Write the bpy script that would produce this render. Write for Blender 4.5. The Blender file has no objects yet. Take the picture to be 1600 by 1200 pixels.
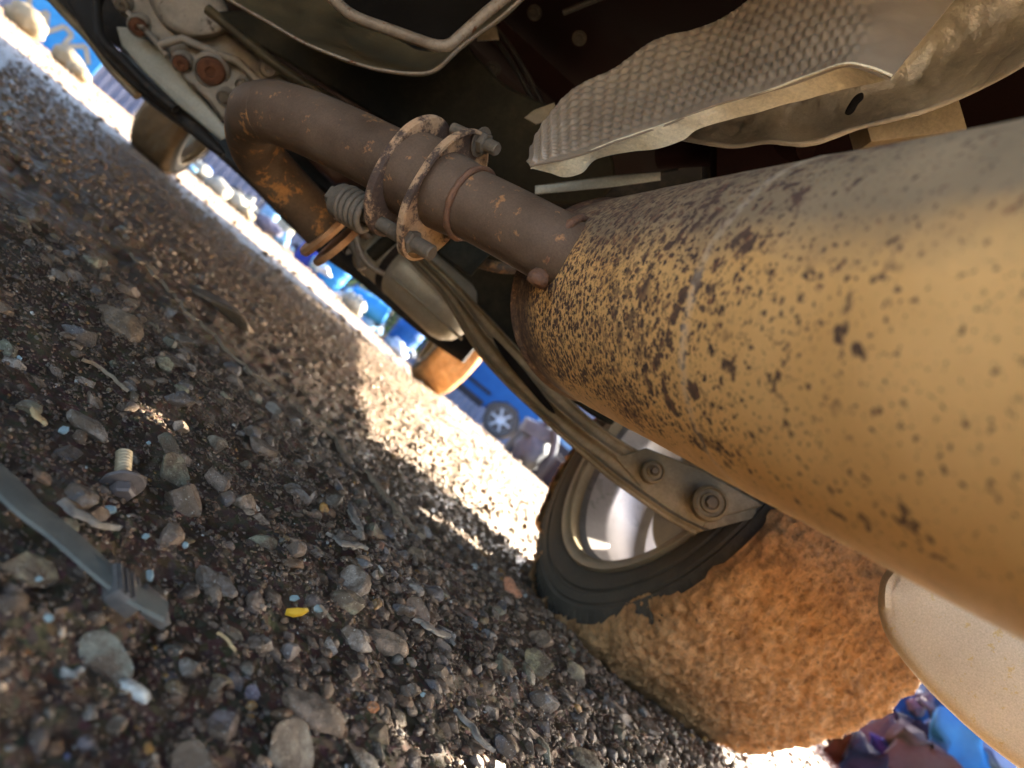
import bpy, bmesh, math, random
import numpy as np
from mathutils import Vector, Matrix, noise as mn
random.seed(7); RNG = np.random.default_rng(11)
scene = bpy.context.scene
rad = math.radians
# ------------------------------------------------------------------ camera
FPX, CAMH, ROLL, PITCH, TH = 1100.0, 0.146, rad(39.76), rad(2.4), rad(-14.84)
CAM = Vector((0, 0, CAMH))
cr, sr, cp, sp = math.cos(ROLL), math.sin(ROLL), math.cos(PITCH), math.sin(PITCH)
cd = bpy.data.cameras.new("camera"); cam = bpy.data.objects.new("camera", cd); scene.collection.objects.link(cam)
cd.sensor_width = 36; cd.lens = 36 * FPX / 1600; cd.clip_start = 0.01; cd.clip_end = 500
_f = Vector((0, cp, sp)); _up0 = Vector((0, -sp, cp)); _r0 = Vector((1, 0, 0))
_right = _r0 * cr + _up0 * sr      # image +x
_down = _r0 * sr - _up0 * cr       # image +y
cam.matrix_world = Matrix(((_right.x, -_down.x, -_f.x, 0), (_right.y, -_down.y, -_f.y, 0), (_right.z, -_down.z, -_f.z, CAMH), (0, 0, 0, 1)))
scene.camera = cam
cd.dof.use_dof = True; cd.dof.focus_distance = 0.43; cd.dof.aperture_fstop = cd.lens / 3.2
cd.dof.aperture_blades = 0
# ------------------------------------------------------------------ world, sun, exposure
SUN_EL, SUN_AZ = rad(27), rad(48)      # azimuth clockwise from +Y
w = bpy.data.worlds.new("World"); scene.world = w; w.use_nodes = True
nt = w.node_tree; bg = nt.nodes['Background']
sk = nt.nodes.new('ShaderNodeTexSky'); sk.sky_type = 'NISHITA'; sk.sun_disc = False
sk.sun_elevation = SUN_EL; sk.sun_rotation = SUN_AZ; sk.air_density = .8; sk.dust_density = 4.0; sk.ozone_density = .6
nt.links.new(sk.outputs[0], bg.inputs[0]); bg.inputs[1].default_value = 0.10
sl = bpy.data.lights.new("sun", 'SUN'); sun = bpy.data.objects.new("sun", sl); scene.collection.objects.link(sun)
sl.energy = 5.0; sl.angle = rad(0.6); sl.color = (1, .87, .68)
sdir = Vector((math.sin(SUN_AZ) * math.cos(SUN_EL), math.cos(SUN_AZ) * math.cos(SUN_EL), math.sin(SUN_EL)))
sun.rotation_euler = (-sdir).to_track_quat('-Z', 'Y').to_euler()
vs = scene.view_settings; vs.view_transform = 'Standard'; vs.look = 'None'; vs.exposure = 4.0; vs.gamma = 1; vs.use_curve_mapping = False
cy = scene.cycles; cy.use_denoising = True; cy.max_bounces = 8; cy.diffuse_bounces = 5; cy.glossy_bounces = 3
cy.sample_clamp_indirect = 8; cy.caustics_reflective = False; cy.caustics_refractive = False
# ------------------------------------------------------------------ pixel <-> world
def ray(x, y):
    dx, dy = x - 800, y - 600
    return _f + (_right * dx + _down * dy) / FPX
def P(x, y, d): return CAM + ray(x, y) * d
def G(x, y, z=0.0):
    r = ray(x, y); return CAM + r * ((z - CAMH) / r.z)
FW = Vector((math.sin(TH), math.cos(TH), 0)); RT = Vector((math.cos(TH), -math.sin(TH), 0)); UP = Vector((0, 0, 1))
WHL = Vector((.228, .987, 0))          # foot of the rear right wheel, inner face
def car(r, f, z): return WHL + RT * r + FW * f + UP * z
# ------------------------------------------------------------------ numpy noise
_perm = np.random.default_rng(3).random((256, 256))
def vnoise(x, y):
    xi = np.floor(x).astype(int); yi = np.floor(y).astype(int); fx = x - xi; fy = y - yi
    fx = fx * fx * (3 - 2 * fx); fy = fy * fy * (3 - 2 * fy)
    a = _perm[xi & 255, yi & 255]; b = _perm[(xi + 1) & 255, yi & 255]; c = _perm[xi & 255, (yi + 1) & 255]; d = _perm[(xi + 1) & 255, (yi + 1) & 255]
    return (a * (1 - fx) + b * fx) * (1 - fy) + (c * (1 - fx) + d * fx) * fy - .5
def fbm(x, y, o=3):
    s = 0; a = 1.0
    for i in range(o): s = s + a * vnoise(x * 2 ** i + 17 * i, y * 2 ** i + 5 * i); a *= .5
    return s
def ground_z(x, y):
    x = np.asarray(x, float); y = np.asarray(y, float)
    r = np.hypot(x, y); near = np.clip(1.6 - r / 2.2, .0, 1)
    z = .010 * fbm(x * 5, y * 5) * np.clip(r / .25, .2, 1) + (.007 * fbm(x * 26 + 9, y * 26) + .0035 * fbm(x * 90, y * 90 + 3)) * near + .012 * fbm(x * .7, y * .7) * np.clip((r - .6) / 2, 0, 1)
    dx = x - WHL.x; dy = y - WHL.y
    rr = dx * RT.x + dy * RT.y; ff = dx * FW.x + dy * FW.y
    z = z - .030 * np.exp(-(((rr - .15) / .2) ** 4 + (ff / .16) ** 2))
    r_ = np.hypot(x, y); az = np.arctan2(x, y)
    z = z - .031 * np.maximum(0, np.minimum(r_, 18) - 3.5) * np.clip((az + .30) / .2, 0, 1) * (np.abs(az) < 1.6)
    return z
# ------------------------------------------------------------------ materials
def newmat(name):
    m = bpy.data.materials.new(name); m.use_nodes = True; nt = m.node_tree
    return m, nt, nt.nodes['Principled BSDF']
def nd(nt, t, **k):
    n = nt.nodes.new(t)
    for a, b in k.items():
        if a.startswith('i_'): n.inputs[a[2:].replace('_', ' ')].default_value = b
        else: setattr(n, a, b)
    return n
def noise_n(nt, co, scale, detail=5, rough=.6, dist=0):
    n = nd(nt, 'ShaderNodeTexNoise'); n.inputs['Scale'].default_value = scale; n.inputs['Detail'].default_value = detail
    n.inputs['Roughness'].default_value = rough; n.inputs['Distortion'].default_value = dist
    if co: nt.links.new(co, n.inputs['Vector'])
    return n.outputs[0]
def ramp(nt, v, stops):
    r = nd(nt, 'ShaderNodeValToRGB'); e = r.color_ramp.elements
    e[0].position, e[0].color = stops[0][0], (*stops[0][1], 1) if not np.isscalar(stops[0][1]) else (*[stops[0][1]] * 3, 1)
    e[1].position, e[1].color = stops[-1][0], (*stops[-1][1], 1) if not np.isscalar(stops[-1][1]) else (*[stops[-1][1]] * 3, 1)
    for p, c in stops[1:-1]:
        x = e.new(p); x.color = (*c, 1) if not np.isscalar(c) else (c, c, c, 1)
    nt.links.new(v, r.inputs[0]); return r.outputs[0]
def mixc(nt, f, a, b, mode='MIX'):
    m = nd(nt, 'ShaderNodeMix', data_type='RGBA', blend_type=mode)
    for s, v in ((m.inputs[0], f), (m.inputs[6], a), (m.inputs[7], b)):
        if hasattr(v, 'links'): nt.links.new(v, s)
        elif isinstance(v, (int, float)): s.default_value = v
        else: s.default_value = (*v, 1)
    return m.outputs[2]
def mth(nt, op, a, b=None, c=None):
    m = nd(nt, 'ShaderNodeMath', operation=op)
    for i, v in enumerate((a, b, c)):
        if v is None: continue
        if hasattr(v, 'links'): nt.links.new(v, m.inputs[i])
        else: m.inputs[i].default_value = v
    return m.outputs[0]
def bump(nt, bs, hts):
    prev = None
    for h, st, dist in hts:
        b = nd(nt, 'ShaderNodeBump'); b.inputs['Strength'].default_value = st; b.inputs['Distance'].default_value = dist
        nt.links.new(h, b.inputs['Height'])
        if prev: nt.links.new(prev, b.inputs['Normal'])
        prev = b.outputs[0]
    nt.links.new(prev, bs.inputs['Normal'])
def objco(nt): return nd(nt, 'ShaderNodeTexCoord').outputs['Object']
def setc(nt, bs, c):
    if hasattr(c, 'links'): nt.links.new(c, bs.inputs['Base Color'])
    else: bs.inputs['Base Color'].default_value = (*c, 1)
def weathered(name, c1, c2, scale=30, rough=.7, metal=0., spot=None, spot_scale=60, spot_t=(.58, .64), bumps=.4, fine=400, dust=None, dust_t=(.45, .6), rvar=.15):
    m, nt, bs = newmat(name); co = objco(nt)
    n = noise_n(nt, co, scale, 8, .65)
    c = ramp(nt, n, [(.3, c1), (.7, c2)])
    if dust is not None: c = mixc(nt, ramp(nt, noise_n(nt, co, scale * .5, 9, .75), [(dust_t[0], 0.), (dust_t[1], 1.)]), c, dust)
    if spot is not None: c = mixc(nt, ramp(nt, noise_n(nt, co, spot_scale, 5, .7), [(spot_t[0], 0.), (spot_t[1], 1.)]), c, spot)
    fn = noise_n(nt, co, fine, 4, .7)
    c = mixc(nt, .5, c, ramp(nt, fn, [(.3, .6), (.7, 1.25)]), 'MULTIPLY')
    setc(nt, bs, c)
    r = ramp(nt, n, [(.3, rough - rvar), (.7, rough + rvar)]); nt.links.new(r, bs.inputs['Roughness'])
    bs.inputs['Metallic'].default_value = metal; bs.inputs['Specular IOR Level'].default_value = .22
    bump(nt, bs, [(noise_n(nt, co, scale * 2.5, 6, .7), bumps, .002), (fn, bumps, .0006)])
    return m
M = {}
M['pipe'] = weathered('rusty_pipe_steel', (.074, .047, .029), (.145, .097, .062), 22, .62, .15, spot=(.34, .17, .07), spot_scale=90, spot_t=(.60, .68), bumps=.3, fine=700)
M['pipe2'] = weathered('flaking_pipe_steel', (.07, .048, .032), (.14, .095, .06), 30, .65, .2, spot=(.38, .19, .07), spot_scale=45, spot_t=(.55, .62), bumps=.4)
M['flange'] = weathered('flange_rust', (.06, .04, .03), (.11, .075, .055), 40, .8, .1, dust=(.42, .27, .15), dust_t=(.47, .53), bumps=.5)
M['bolt'] = weathered('dusty_bolt_steel', (.085, .068, .048), (.17, .135, .095), 60, .7, .2, bumps=.3)
M['bolt_rust'] = weathered('rusty_bolt', (.075, .032, .016), (.16, .068, .034), 80, .8, .1, bumps=.5)
M['weld'] = weathered('weld_bead', (.10, .06, .045), (.24, .12, .06), 120, .6, .2, bumps=.6)
M['alu'] = weathered('cast_aluminium', (.19, .165, .13), (.34, .295, .23), 35, .65, .35, spot=(.06, .045, .03), spot_scale=30, bumps=.5, fine=600)
M['plate'] = weathered('pale_plate', (.22, .22, .18), (.34, .33, .27), 18, .5, .2, bumps=.15)
M['dark'] = weathered('dark_plastic', (.010, .009, .008), (.026, .023, .019), 20, .6, 0, bumps=.2, dust=(.09, .07, .05), dust_t=(.5, .75))
M['olive'] = weathered('dusty_dark_panel', (.013, .012, .009), (.032, .028, .018), 9, .8, 0., bumps=.15, fine=250, dust=(.06, .047, .028), dust_t=(.5, .8))
M['floor'] = weathered('primed_floor_pan', (.006, .0028, .0026), (.013, .006, .0055), 6, .85, 0, bumps=.1)
M['pan'] = weathered('oily_pan_steel', (.045, .036, .02), (.12, .09, .045), 14, .55, .3, bumps=.2, dust=(.2, .15, .07), dust_t=(.55, .8))
M['rod'] = weathered('rod_steel', (.16, .12, .08), (.3, .24, .17), 45, .55, .3, spot=(.12, .05, .02), spot_scale=60, bumps=.4)
M['arm'] = weathered('dusty_arm_steel', (.13, .10, .058), (.23, .175, .10), 16, .65, .1, bumps=.25, dust=(.34, .27, .18), dust_t=(.5, .75))
M['tank'] = weathered('dusty_tank', (.25, .22, .16), (.48, .43, .33), 7, .4, .3, bumps=.1)
M['sil'] = weathered('speckled_silencer', (.50, .42, .29), (.64, .55, .40), 8, .5, .15, spot=(.55, .42, .2), spot_scale=140, spot_t=(.6, .66), bumps=.35, fine=900, dust=(.48, .36, .18), dust_t=(.55, .7))
M['rubber'] = weathered('tyre_rubber', (.048, .041, .032), (.085, .071, .052), 25, .75, 0, bumps=.25, dust=(.085, .068, .045), dust_t=(.45, .8))
M['rim'] = weathered('dusty_rim', (.22, .18, .12), (.34, .28, .19), 14, .45, .3, bumps=.1, dust=(.34, .26, .15), dust_t=(.5, .7))
M['barrel'] = weathered('rim_barrel', (.20, .19, .19), (.36, .34, .335), 10, .35, .35, bumps=.05)
M['black'] = weathered('part_and_shade_black', (.005, .0045, .004), (.010, .009, .008), 20, .9, 0, rvar=.05)  # black engine bits, and painted shade of slot, groove and pan interior
for k_ in ('black', 'olive', 'floor'): M[k_].node_tree.nodes['Principled BSDF'].inputs['Specular IOR Level'].default_value = .04
M['copper'] = weathered('copper_flange', (.30, .16, .08), (.46, .26, .13), 30, .5, .5)
# mud on the wheels
m, nt, bs = newmat('clay_mud'); co = objco(nt)
c = ramp(nt, noise_n(nt, co, 26, 10, .72), [(.3, (.36, .17, .06)), (.5, (.60, .31, .115)), (.72, (.78, .46, .21))])
c = mixc(nt, ramp(nt, noise_n(nt, co, 150, 4, .7), [(.62, 0.), (.68, .8)]), c, (.16, .10, .06))
c = mixc(nt, 1., c, ramp(nt, noise_n(nt, co, 110, 8, .8), [(.36, .45), (.5, 1.), (.64, 1.25)]), 'MULTIPLY')
c = mixc(nt, ramp(nt, noise_n(nt, co, 330, 3, .6), [(.70, 0.), (.74, 1.)]), c, (.55, .40, .24))
setc(nt, bs, c); bs.inputs['Roughness'].default_value = .85
bump(nt, bs, [(noise_n(nt, co, 70, 10, .8, .5), 1., .006), (noise_n(nt, co, 230, 5, .85), 1., .004)])
M['mud'] = m
# muffler shell: clay dust over steel, pitted with rust spots that crowd towards the joint
m, nt, bs = newmat('pitted_muffler'); co = objco(nt)
at = nd(nt, 'ShaderNodeAttribute', attribute_name='axial').outputs['Fac']      # 0 at the pipe end .. 1
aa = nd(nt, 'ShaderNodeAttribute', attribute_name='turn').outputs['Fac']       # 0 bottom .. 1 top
cs = nd(nt, 'ShaderNodeCombineXYZ'); sx = mth(nt, 'MULTIPLY', at, 1.0)
base = ramp(nt, noise_n(nt, co, 9, 6, .6), [(.35, (.66, .38, .13)), (.65, (.82, .51, .20))])
top_shade = ramp(nt, noise_n(nt, co, 14, 6, .6), [(.3, (.20, .15, .09)), (.7, (.32, .235, .135))])
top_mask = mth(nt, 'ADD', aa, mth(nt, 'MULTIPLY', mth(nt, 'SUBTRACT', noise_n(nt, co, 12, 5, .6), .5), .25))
base = mixc(nt, ramp(nt, top_mask, [(.58, 0.), (.68, 1.)]), base, top_shade)  # shade painted into the top, as if the shell were lit from below
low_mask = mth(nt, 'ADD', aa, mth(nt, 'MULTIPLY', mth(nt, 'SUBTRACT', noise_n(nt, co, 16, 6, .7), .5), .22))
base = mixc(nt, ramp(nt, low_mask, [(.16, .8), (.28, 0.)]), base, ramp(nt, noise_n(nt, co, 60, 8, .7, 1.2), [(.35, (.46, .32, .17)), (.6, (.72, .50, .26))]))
n3 = noise_n(nt, co, 20, 3, .6)
dens = ramp(nt, mth(nt, 'ADD', at, mth(nt, 'MULTIPLY', mth(nt, 'SUBTRACT', n3, .5), .25)), [(.0, 1.0), (.18, 1.0), (.30, .90), (.48, .76), (.60, .54), (.74, .44), (1., .38)])
dens = mth(nt, 'MULTIPLY', dens, ramp(nt, low_mask, [(.15, .10), (.27, 1.)]))
def blots(scale, amp, k, ns):
    wn = nd(nt, 'ShaderNodeTexNoise'); wn.inputs['Scale'].default_value = scale * 1.6; wn.inputs['Detail'].default_value = 4; nt.links.new(co, wn.inputs['Vector'])
    vm = nd(nt, 'ShaderNodeVectorMath', operation='MULTIPLY_ADD'); vm.inputs[1].default_value = (ns / scale,) * 3; nt.links.new(wn.outputs['Color'], vm.inputs[0]); nt.links.new(co, vm.inputs[2])
    v_ = nd(nt, 'ShaderNodeTexVoronoi'); v_.inputs['Scale'].default_value = scale; nt.links.new(vm.outputs[0], v_.inputs['Vector'])
    sc_ = nd(nt, 'ShaderNodeSeparateColor'); nt.links.new(v_.outputs['Color'], sc_.inputs[0])
    r_ = mth(nt, 'MULTIPLY', mth(nt, 'SUBTRACT', dens, mth(nt, 'MULTIPLY', sc_.outputs[0], k)), amp)
    edge = mth(nt, 'SUBTRACT', r_, mth(nt, 'ADD', v_.outputs['Distance'], mth(nt, 'MULTIPLY', mth(nt, 'SUBTRACT', noise_n(nt, co, scale * 5, 4, .7), .5), .45)))
    return ramp(nt, edge, [(-.0, 0.), (.14, 1.)])
farther = ramp(nt, at, [(.22, .0), (.42, 1.)])
sp1 = mth(nt, 'MAXIMUM', blots(300, .78, .52, 1.4), mth(nt, 'MULTIPLY', blots(150, .62, .66, 1.4), farther))
clus = ramp(nt, noise_n(nt, co, 26, 3, .5), [(.44, 0.), (.52, 1.)])
sp2 = mth(nt, 'MULTIPLY', blots(105, .98, .66, 1.8), mth(nt, 'MULTIPLY', mth(nt, 'MULTIPLY', clus, .95), farther))
fine_ = ramp(nt, mth(nt, 'ADD', noise_n(nt, co, 420, 4, .7), mth(nt, 'MULTIPLY', dens, .16)), [(.68, 0.), (.73, .8)])
sp1 = mth(nt, 'MAXIMUM', sp1, fine_)
rustc = ramp(nt, noise_n(nt, co, 220, 4, .6), [(.35, (.055, .036, .030)), (.55, (.10, .060, .044)), (.72, (.24, .10, .048))])
c = mixc(nt, sp1, base, rustc); c = mixc(nt, sp2, c, rustc)
c = mixc(nt, ramp(nt, noise_n(nt, co, 240, 2, .5), [(.76, 0.), (.79, .8)]), c, (.62, .30, .08))
ends = mth(nt, 'ADD', at, mth(nt, 'MULTIPLY', mth(nt, 'SUBTRACT', noise_n(nt, co, 40, 5, .7), .5), .09))
c = mixc(nt, ramp(nt, ends, [(.06, .92), (.125, .0)]), c, ramp(nt, noise_n(nt, co, 130, 7, .75), [(.38, (.05, .034, .026)), (.55, (.11, .066, .045)), (.68, (.40, .26, .13))]))
wl = ramp(nt, mth(nt, 'ABSOLUTE', mth(nt, 'SUBTRACT', mth(nt, 'ADD', at, mth(nt, 'MULTIPLY', mth(nt, 'SUBTRACT', noise_n(nt, co, 30, 4, .6), .5), .012)), .488)), [(.001, .5), (.008, 0.)])
c = mixc(nt, mth(nt, 'MULTIPLY', wl, ramp(nt, noise_n(nt, co, 160, 4, .7), [(.4, .2), (.6, 1.)])), c, (.62, .52, .38))
setc(nt, bs, c); bs.inputs['Roughness'].default_value = .68; bs.inputs['Specular IOR Level'].default_value = .25
bump(nt, bs, [(mth(nt, 'ADD', sp1, sp2), -.5, .0006), (noise_n(nt, co, 900, 3, .7), .35, .0004), (noise_n(nt, co, 18, 3, .5), .15, .004)])
M['muffler'] = m
m, nt, bs = newmat('sooty_muffler_end'); co = objco(nt)
c = ramp(nt, noise_n(nt, co, 60, 9, .75), [(.35, (.045, .033, .026)), (.58, (.10, .062, .045)), (.75, (.30, .21, .12))])
setc(nt, bs, c); bs.inputs['Roughness'].default_value = .65
bump(nt, bs, [(noise_n(nt, co, 200, 6, .7), .6, .001)])
M['muf_end'] = m
# aluminium heat shields
m, nt, bs = newmat('shield_aluminium'); co = objco(nt)
c = ramp(nt, noise_n(nt, co, 12, 7, .65), [(.3, (.19, .145, .10)), (.7, (.31, .25, .18))])
setc(nt, bs, c); bs.inputs['Metallic'].default_value = .15; bs.inputs['Roughness'].default_value = .42
bump(nt, bs, [(noise_n(nt, co, 300, 4, .6), .3, .0006)])
M['shield'] = m
m, nt, bs = newmat('crumpled_aluminium'); co = objco(nt)
c = ramp(nt, noise_n(nt, co, 22, 8, .7), [(.35, (.17, .145, .105)), (.65, (.36, .31, .225))])
setc(nt, bs, c); bs.inputs['Metallic'].default_value = .4; bs.inputs['Roughness'].default_value = .36
bump(nt, bs, [(noise_n(nt, co, 120, 6, .7), .6, .002), (noise_n(nt, co, 380, 3, .6), .4, .0008)])
M['crumple'] = m
# stones: colour from the object or from a colour attribute
def stone_mat(name, src):
    m, nt, bs = newmat(name); co = objco(nt)
    if src == 'obj': c = nd(nt, 'ShaderNodeObjectInfo').outputs['Color']; geo = nd(nt, 'ShaderNodeNewGeometry').outputs['Position']
    else: c = nd(nt, 'ShaderNodeAttribute', attribute_name='tint').outputs['Color']; geo = co
    n = noise_n(nt, geo, 260, 6, .7)
    c2 = mixc(nt, 1.0, c, ramp(nt, n, [(.25, .5), (.5, 1.0), (.8, 1.7)]), 'MULTIPLY')
    c2 = mixc(nt, ramp(nt, noise_n(nt, geo, 70, 5, .7), [(.42, 0.), (.55, .92)]), c2, (.095, .060, .033))
    c2 = mixc(nt, ramp(nt, noise_n(nt, geo, 900, 2, .5), [(.66, 0.), (.7, .6)]), c2, (.42, .38, .3))
    setc(nt, bs, c2); bs.inputs['Specular IOR Level'].default_value = .3
    nt.links.new(ramp(nt, noise_n(nt, geo, 45, 4, .6), [(.38, .28), (.62, .75)]), bs.inputs['Roughness'])
    bump(nt, bs, [(n, .9, .003), (noise_n(nt, geo, 900, 4, .7), .5, .0008)])
    return m
M['stone'] = stone_mat('stone_single', 'obj'); M['gravel'] = stone_mat('stone_gravel', 'attr')
# ground
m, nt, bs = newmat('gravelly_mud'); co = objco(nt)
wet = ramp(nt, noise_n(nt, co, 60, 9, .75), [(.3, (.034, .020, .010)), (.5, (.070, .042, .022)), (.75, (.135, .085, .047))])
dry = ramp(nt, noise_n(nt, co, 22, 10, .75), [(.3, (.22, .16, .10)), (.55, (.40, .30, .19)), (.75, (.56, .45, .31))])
dm = nd(nt, 'ShaderNodeAttribute', attribute_name='dry').outputs['Fac']  # dry yard, plus the bounce paling behind the camera
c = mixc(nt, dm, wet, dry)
vo = nd(nt, 'ShaderNodeTexVoronoi'); vo.inputs['Scale'].default_value = 240; nt.links.new(co, vo.inputs['Vector'])
c = mixc(nt, .45, c, mixc(nt, .7, (.5, .5, .5), vo.outputs['Color']), 'OVERLAY')
setc(nt, bs, c)
nt.links.new(ramp(nt, noise_n(nt, co, 30, 6, .7), [(.4, .32), (.62, .8)]), bs.inputs['Roughness'])
bump(nt, bs, [(noise_n(nt, co, 120, 9, .8), .9, .004), (vo.outputs['Distance'], -.5, .002), (noise_n(nt, co, 900, 4, .7), .6, .0006)])
bs.inputs['Specular IOR Level'].default_value = .3
M['ground'] = m
# ------------------------------------------------------------------ mesh helpers
def link(name, verts, faces, mat, parent=None, smooth=True, recalc=True, origin=None):
    me = bpy.data.meshes.new(name)
    o0 = origin if origin is not None else (parent['_w'] if parent is not None and '_w' in parent else None)
    off = Vector(o0) if o0 is not None else Vector((0, 0, 0))
    me.from_pydata([tuple(Vector(v) - off) for v in verts], [], faces)
    if recalc:
        bm = bmesh.new(); bm.from_mesh(me); bmesh.ops.recalc_face_normals(bm, faces=bm.faces); bm.to_mesh(me); bm.free()
    if smooth: me.shade_smooth()
    if mat: me.materials.append(M[mat] if isinstance(mat, str) else mat)
    o = bpy.data.objects.new(name, me); scene.collection.objects.link(o)
    if parent is not None:
        o.parent = parent; o['_w'] = tuple(off)
    else:
        o.location = off; o['_w'] = tuple(off)
    return o
def auto(o, deg=35):
    me = o.data; bm = bmesh.new(); bm.from_mesh(me)
    for e in bm.edges:
        if len(e.link_faces) == 2 and e.calc_face_angle(0) > rad(deg): e.smooth = False
    bm.to_mesh(me); bm.free(); return o
def thing(name, label, cat, loc, group=None):
    o = bpy.data.objects.new(name, None); scene.collection.objects.link(o); o.location = loc; o['_w'] = tuple(loc)
    o.empty_display_size = .02
    return tag(o, label, cat, group)
def tag(o, label, cat, group=None):
    o['label'] = label; o['category'] = cat
    if group: o['group'] = group
    return o
def frame_of(axis, hint=None):
    a = Vector(axis).normalized(); h = Vector(hint) if hint is not None else (UP if abs(a.z) < .9 else Vector((1, 0, 0)))
    e1 = (h - a * h.dot(a)).normalized(); return a, e1, a.cross(e1)
def catmull(pts, n):
    pts = [Vector(p) for p in pts]; out = []
    for i in range(len(pts) - 1):
        p0 = pts[max(i - 1, 0)]; p1 = pts[i]; p2 = pts[i + 1]; p3 = pts[min(i + 2, len(pts) - 1)]
        for k in range(n):
            t = k / n
            out.append(.5 * ((2 * p1) + (p2 - p0) * t + (2 * p0 - 5 * p1 + 4 * p2 - p3) * t * t + (3 * p1 - p0 - 3 * p2 + p3) * t ** 3))
    out.append(pts[-1]); return out
def closed_smooth(pts, n):
    k = len(pts); P_ = [Vector(p) for p in pts]; out = []
    for i in range(k):
        p0, p1, p2, p3 = P_[i - 1], P_[i], P_[(i + 1) % k], P_[(i + 2) % k]
        for j in range(n):
            t = j / n
            out.append(.5 * ((2 * p1) + (p2 - p0) * t + (2 * p0 - 5 * p1 + 4 * p2 - p3) * t * t + (3 * p1 - p0 - 3 * p2 + p3) * t ** 3))
    return out
def loft(rings, caps=True):
    v = []; f = []; n = len(rings[0])
    for r in rings: v += list(r)
    for i in range(len(rings) - 1):
        for j in range(n):
            k = (j + 1) % n; f.append((i * n + j, i * n + k, (i + 1) * n + k, (i + 1) * n + j))
    if caps: f.append(tuple(range(n - 1, -1, -1))); f.append(tuple(range((len(rings) - 1) * n, len(rings) * n)))
    return v, f
def tube_vf(path, r, n=20, wob=0, caps=True):
    path = [Vector(p) for p in path]; rr = r if hasattr(r, '__len__') else [r] * len(path); rings = []; e = None
    for i, p in enumerate(path):
        t = (path[min(i + 1, len(path) - 1)] - path[max(i - 1, 0)]).normalized()
        e = frame_of(t, e if e is not None else None)[1] if e is None else (e - t * e.dot(t)).normalized()
        b = t.cross(e)
        ring = []
        for k in range(n):
            a = 2 * math.pi * k / n; q = e * math.cos(a) + b * math.sin(a); R = rr[i]
            if wob: R *= 1 + wob * mn.noise((p + q * R) * 40)
            ring.append(p + q * R)
        rings.append(ring)
    return loft(rings, caps)
def tube(name, path, r, mat, parent=None, n=20, wob=0, caps=True):
    v, f = tube_vf(path, r, n, wob, caps); return auto(link(name, v, f, mat, parent), 50)
def revolve_vf(prof, c, axis, n=48, hint=None, wob=0):
    a, e1, e2 = frame_of(axis, hint); c = Vector(c); rings = []
    for r, s in prof:
        rings.append([c + a * s + (e1 * math.cos(2 * math.pi * k / n) + e2 * math.sin(2 * math.pi * k / n)) * r * (1 + (wob * mn.noise(Vector((k * .6, s * 60, r * 60))) if wob else 0)) for k in range(n)])
    return loft(rings, prof[0] != prof[-1])
def revolve(name, prof, c, axis, mat, parent=None, n=48, hint=None, wob=0, sharp=40):
    v, f = revolve_vf(prof, c, axis, n, hint, wob); return auto(link(name, v, f, mat, parent), sharp)
def sheet(name, g, mat, parent, thick=.0015, disp=None, recalc=True):
    """grid of points -> a thin solid sheet"""
    R_, C_ = len(g), len(g[0]); g = [[Vector(p) for p in r] for r in g]
    nrm = [[None] * C_ for _ in range(R_)]
    for i in range(R_):
        for j in range(C_):
            du = g[min(i + 1, R_ - 1)][j] - g[max(i - 1, 0)][j]; dv = g[i][min(j + 1, C_ - 1)] - g[i][max(j - 1, 0)]
            nn = du.cross(dv); nn = nn.normalized() if nn.length > 1e-12 else Vector((0, 0, 1))
            if nn.dot(CAM - g[i][j]) < 0: nn = -nn
            nrm[i][j] = nn
    v = []
    for i in range(R_):
        for j in range(C_):
            d = disp(i / (R_ - 1), j / (C_ - 1), g[i][j]) if disp else 0
            g[i][j] = g[i][j] + nrm[i][j] * d; v.append(g[i][j])
    for i in range(R_):
        for j in range(C_): v.append(g[i][j] - nrm[i][j] * thick)
    N = R_ * C_; f = []
    for i in range(R_ - 1):
        for j in range(C_ - 1):
            a, b, c, d = i * C_ + j, i * C_ + j + 1, (i + 1) * C_ + j + 1, (i + 1) * C_ + j
            f.append((a, b, c, d)); f.append((N + d, N + c, N + b, N + a))
    for i in range(R_ - 1):
        for j in (0, C_ - 1):
            a, b = i * C_ + j, (i + 1) * C_ + j; f.append((a, b, N + b, N + a) if j == 0 else (b, a, N + a, N + b))
    for j in range(C_ - 1):
        for i in (0, R_ - 1):
            a, b = i * C_ + j, i * C_ + j + 1; f.append((b, a, N + a, N + b) if i == 0 else (a, b, N + b, N + a))
    return auto(link(name, v, f, mat, parent, recalc=recalc), 60)
def interp_curve(pts, n):
    """resample a list of (x,y,d) by arc length into n points"""
    c = catmull(pts, 12); L = [0]
    for a, b in zip(c, c[1:]): L.append(L[-1] + (b - a).length)
    L = np.array(L); t = np.linspace(0, L[-1], n); A = np.array([tuple(q) for q in c])
    return np.stack([np.interp(t, L, A[:, k]) for k in range(3)], 1)
def between(c1, c2, n, m, bow=0.0):
    a = interp_curve(c1, n); b = interp_curve(c2, n); g = []
    for i in range(n):
        row = []
        for j in range(m):
            t = j / (m - 1); q = a[i] * (1 - t) + b[i] * t
            row.append(P(q[0], q[1], q[2] + bow * math.sin(math.pi * t)))
        g.append(row)
    return g
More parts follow.
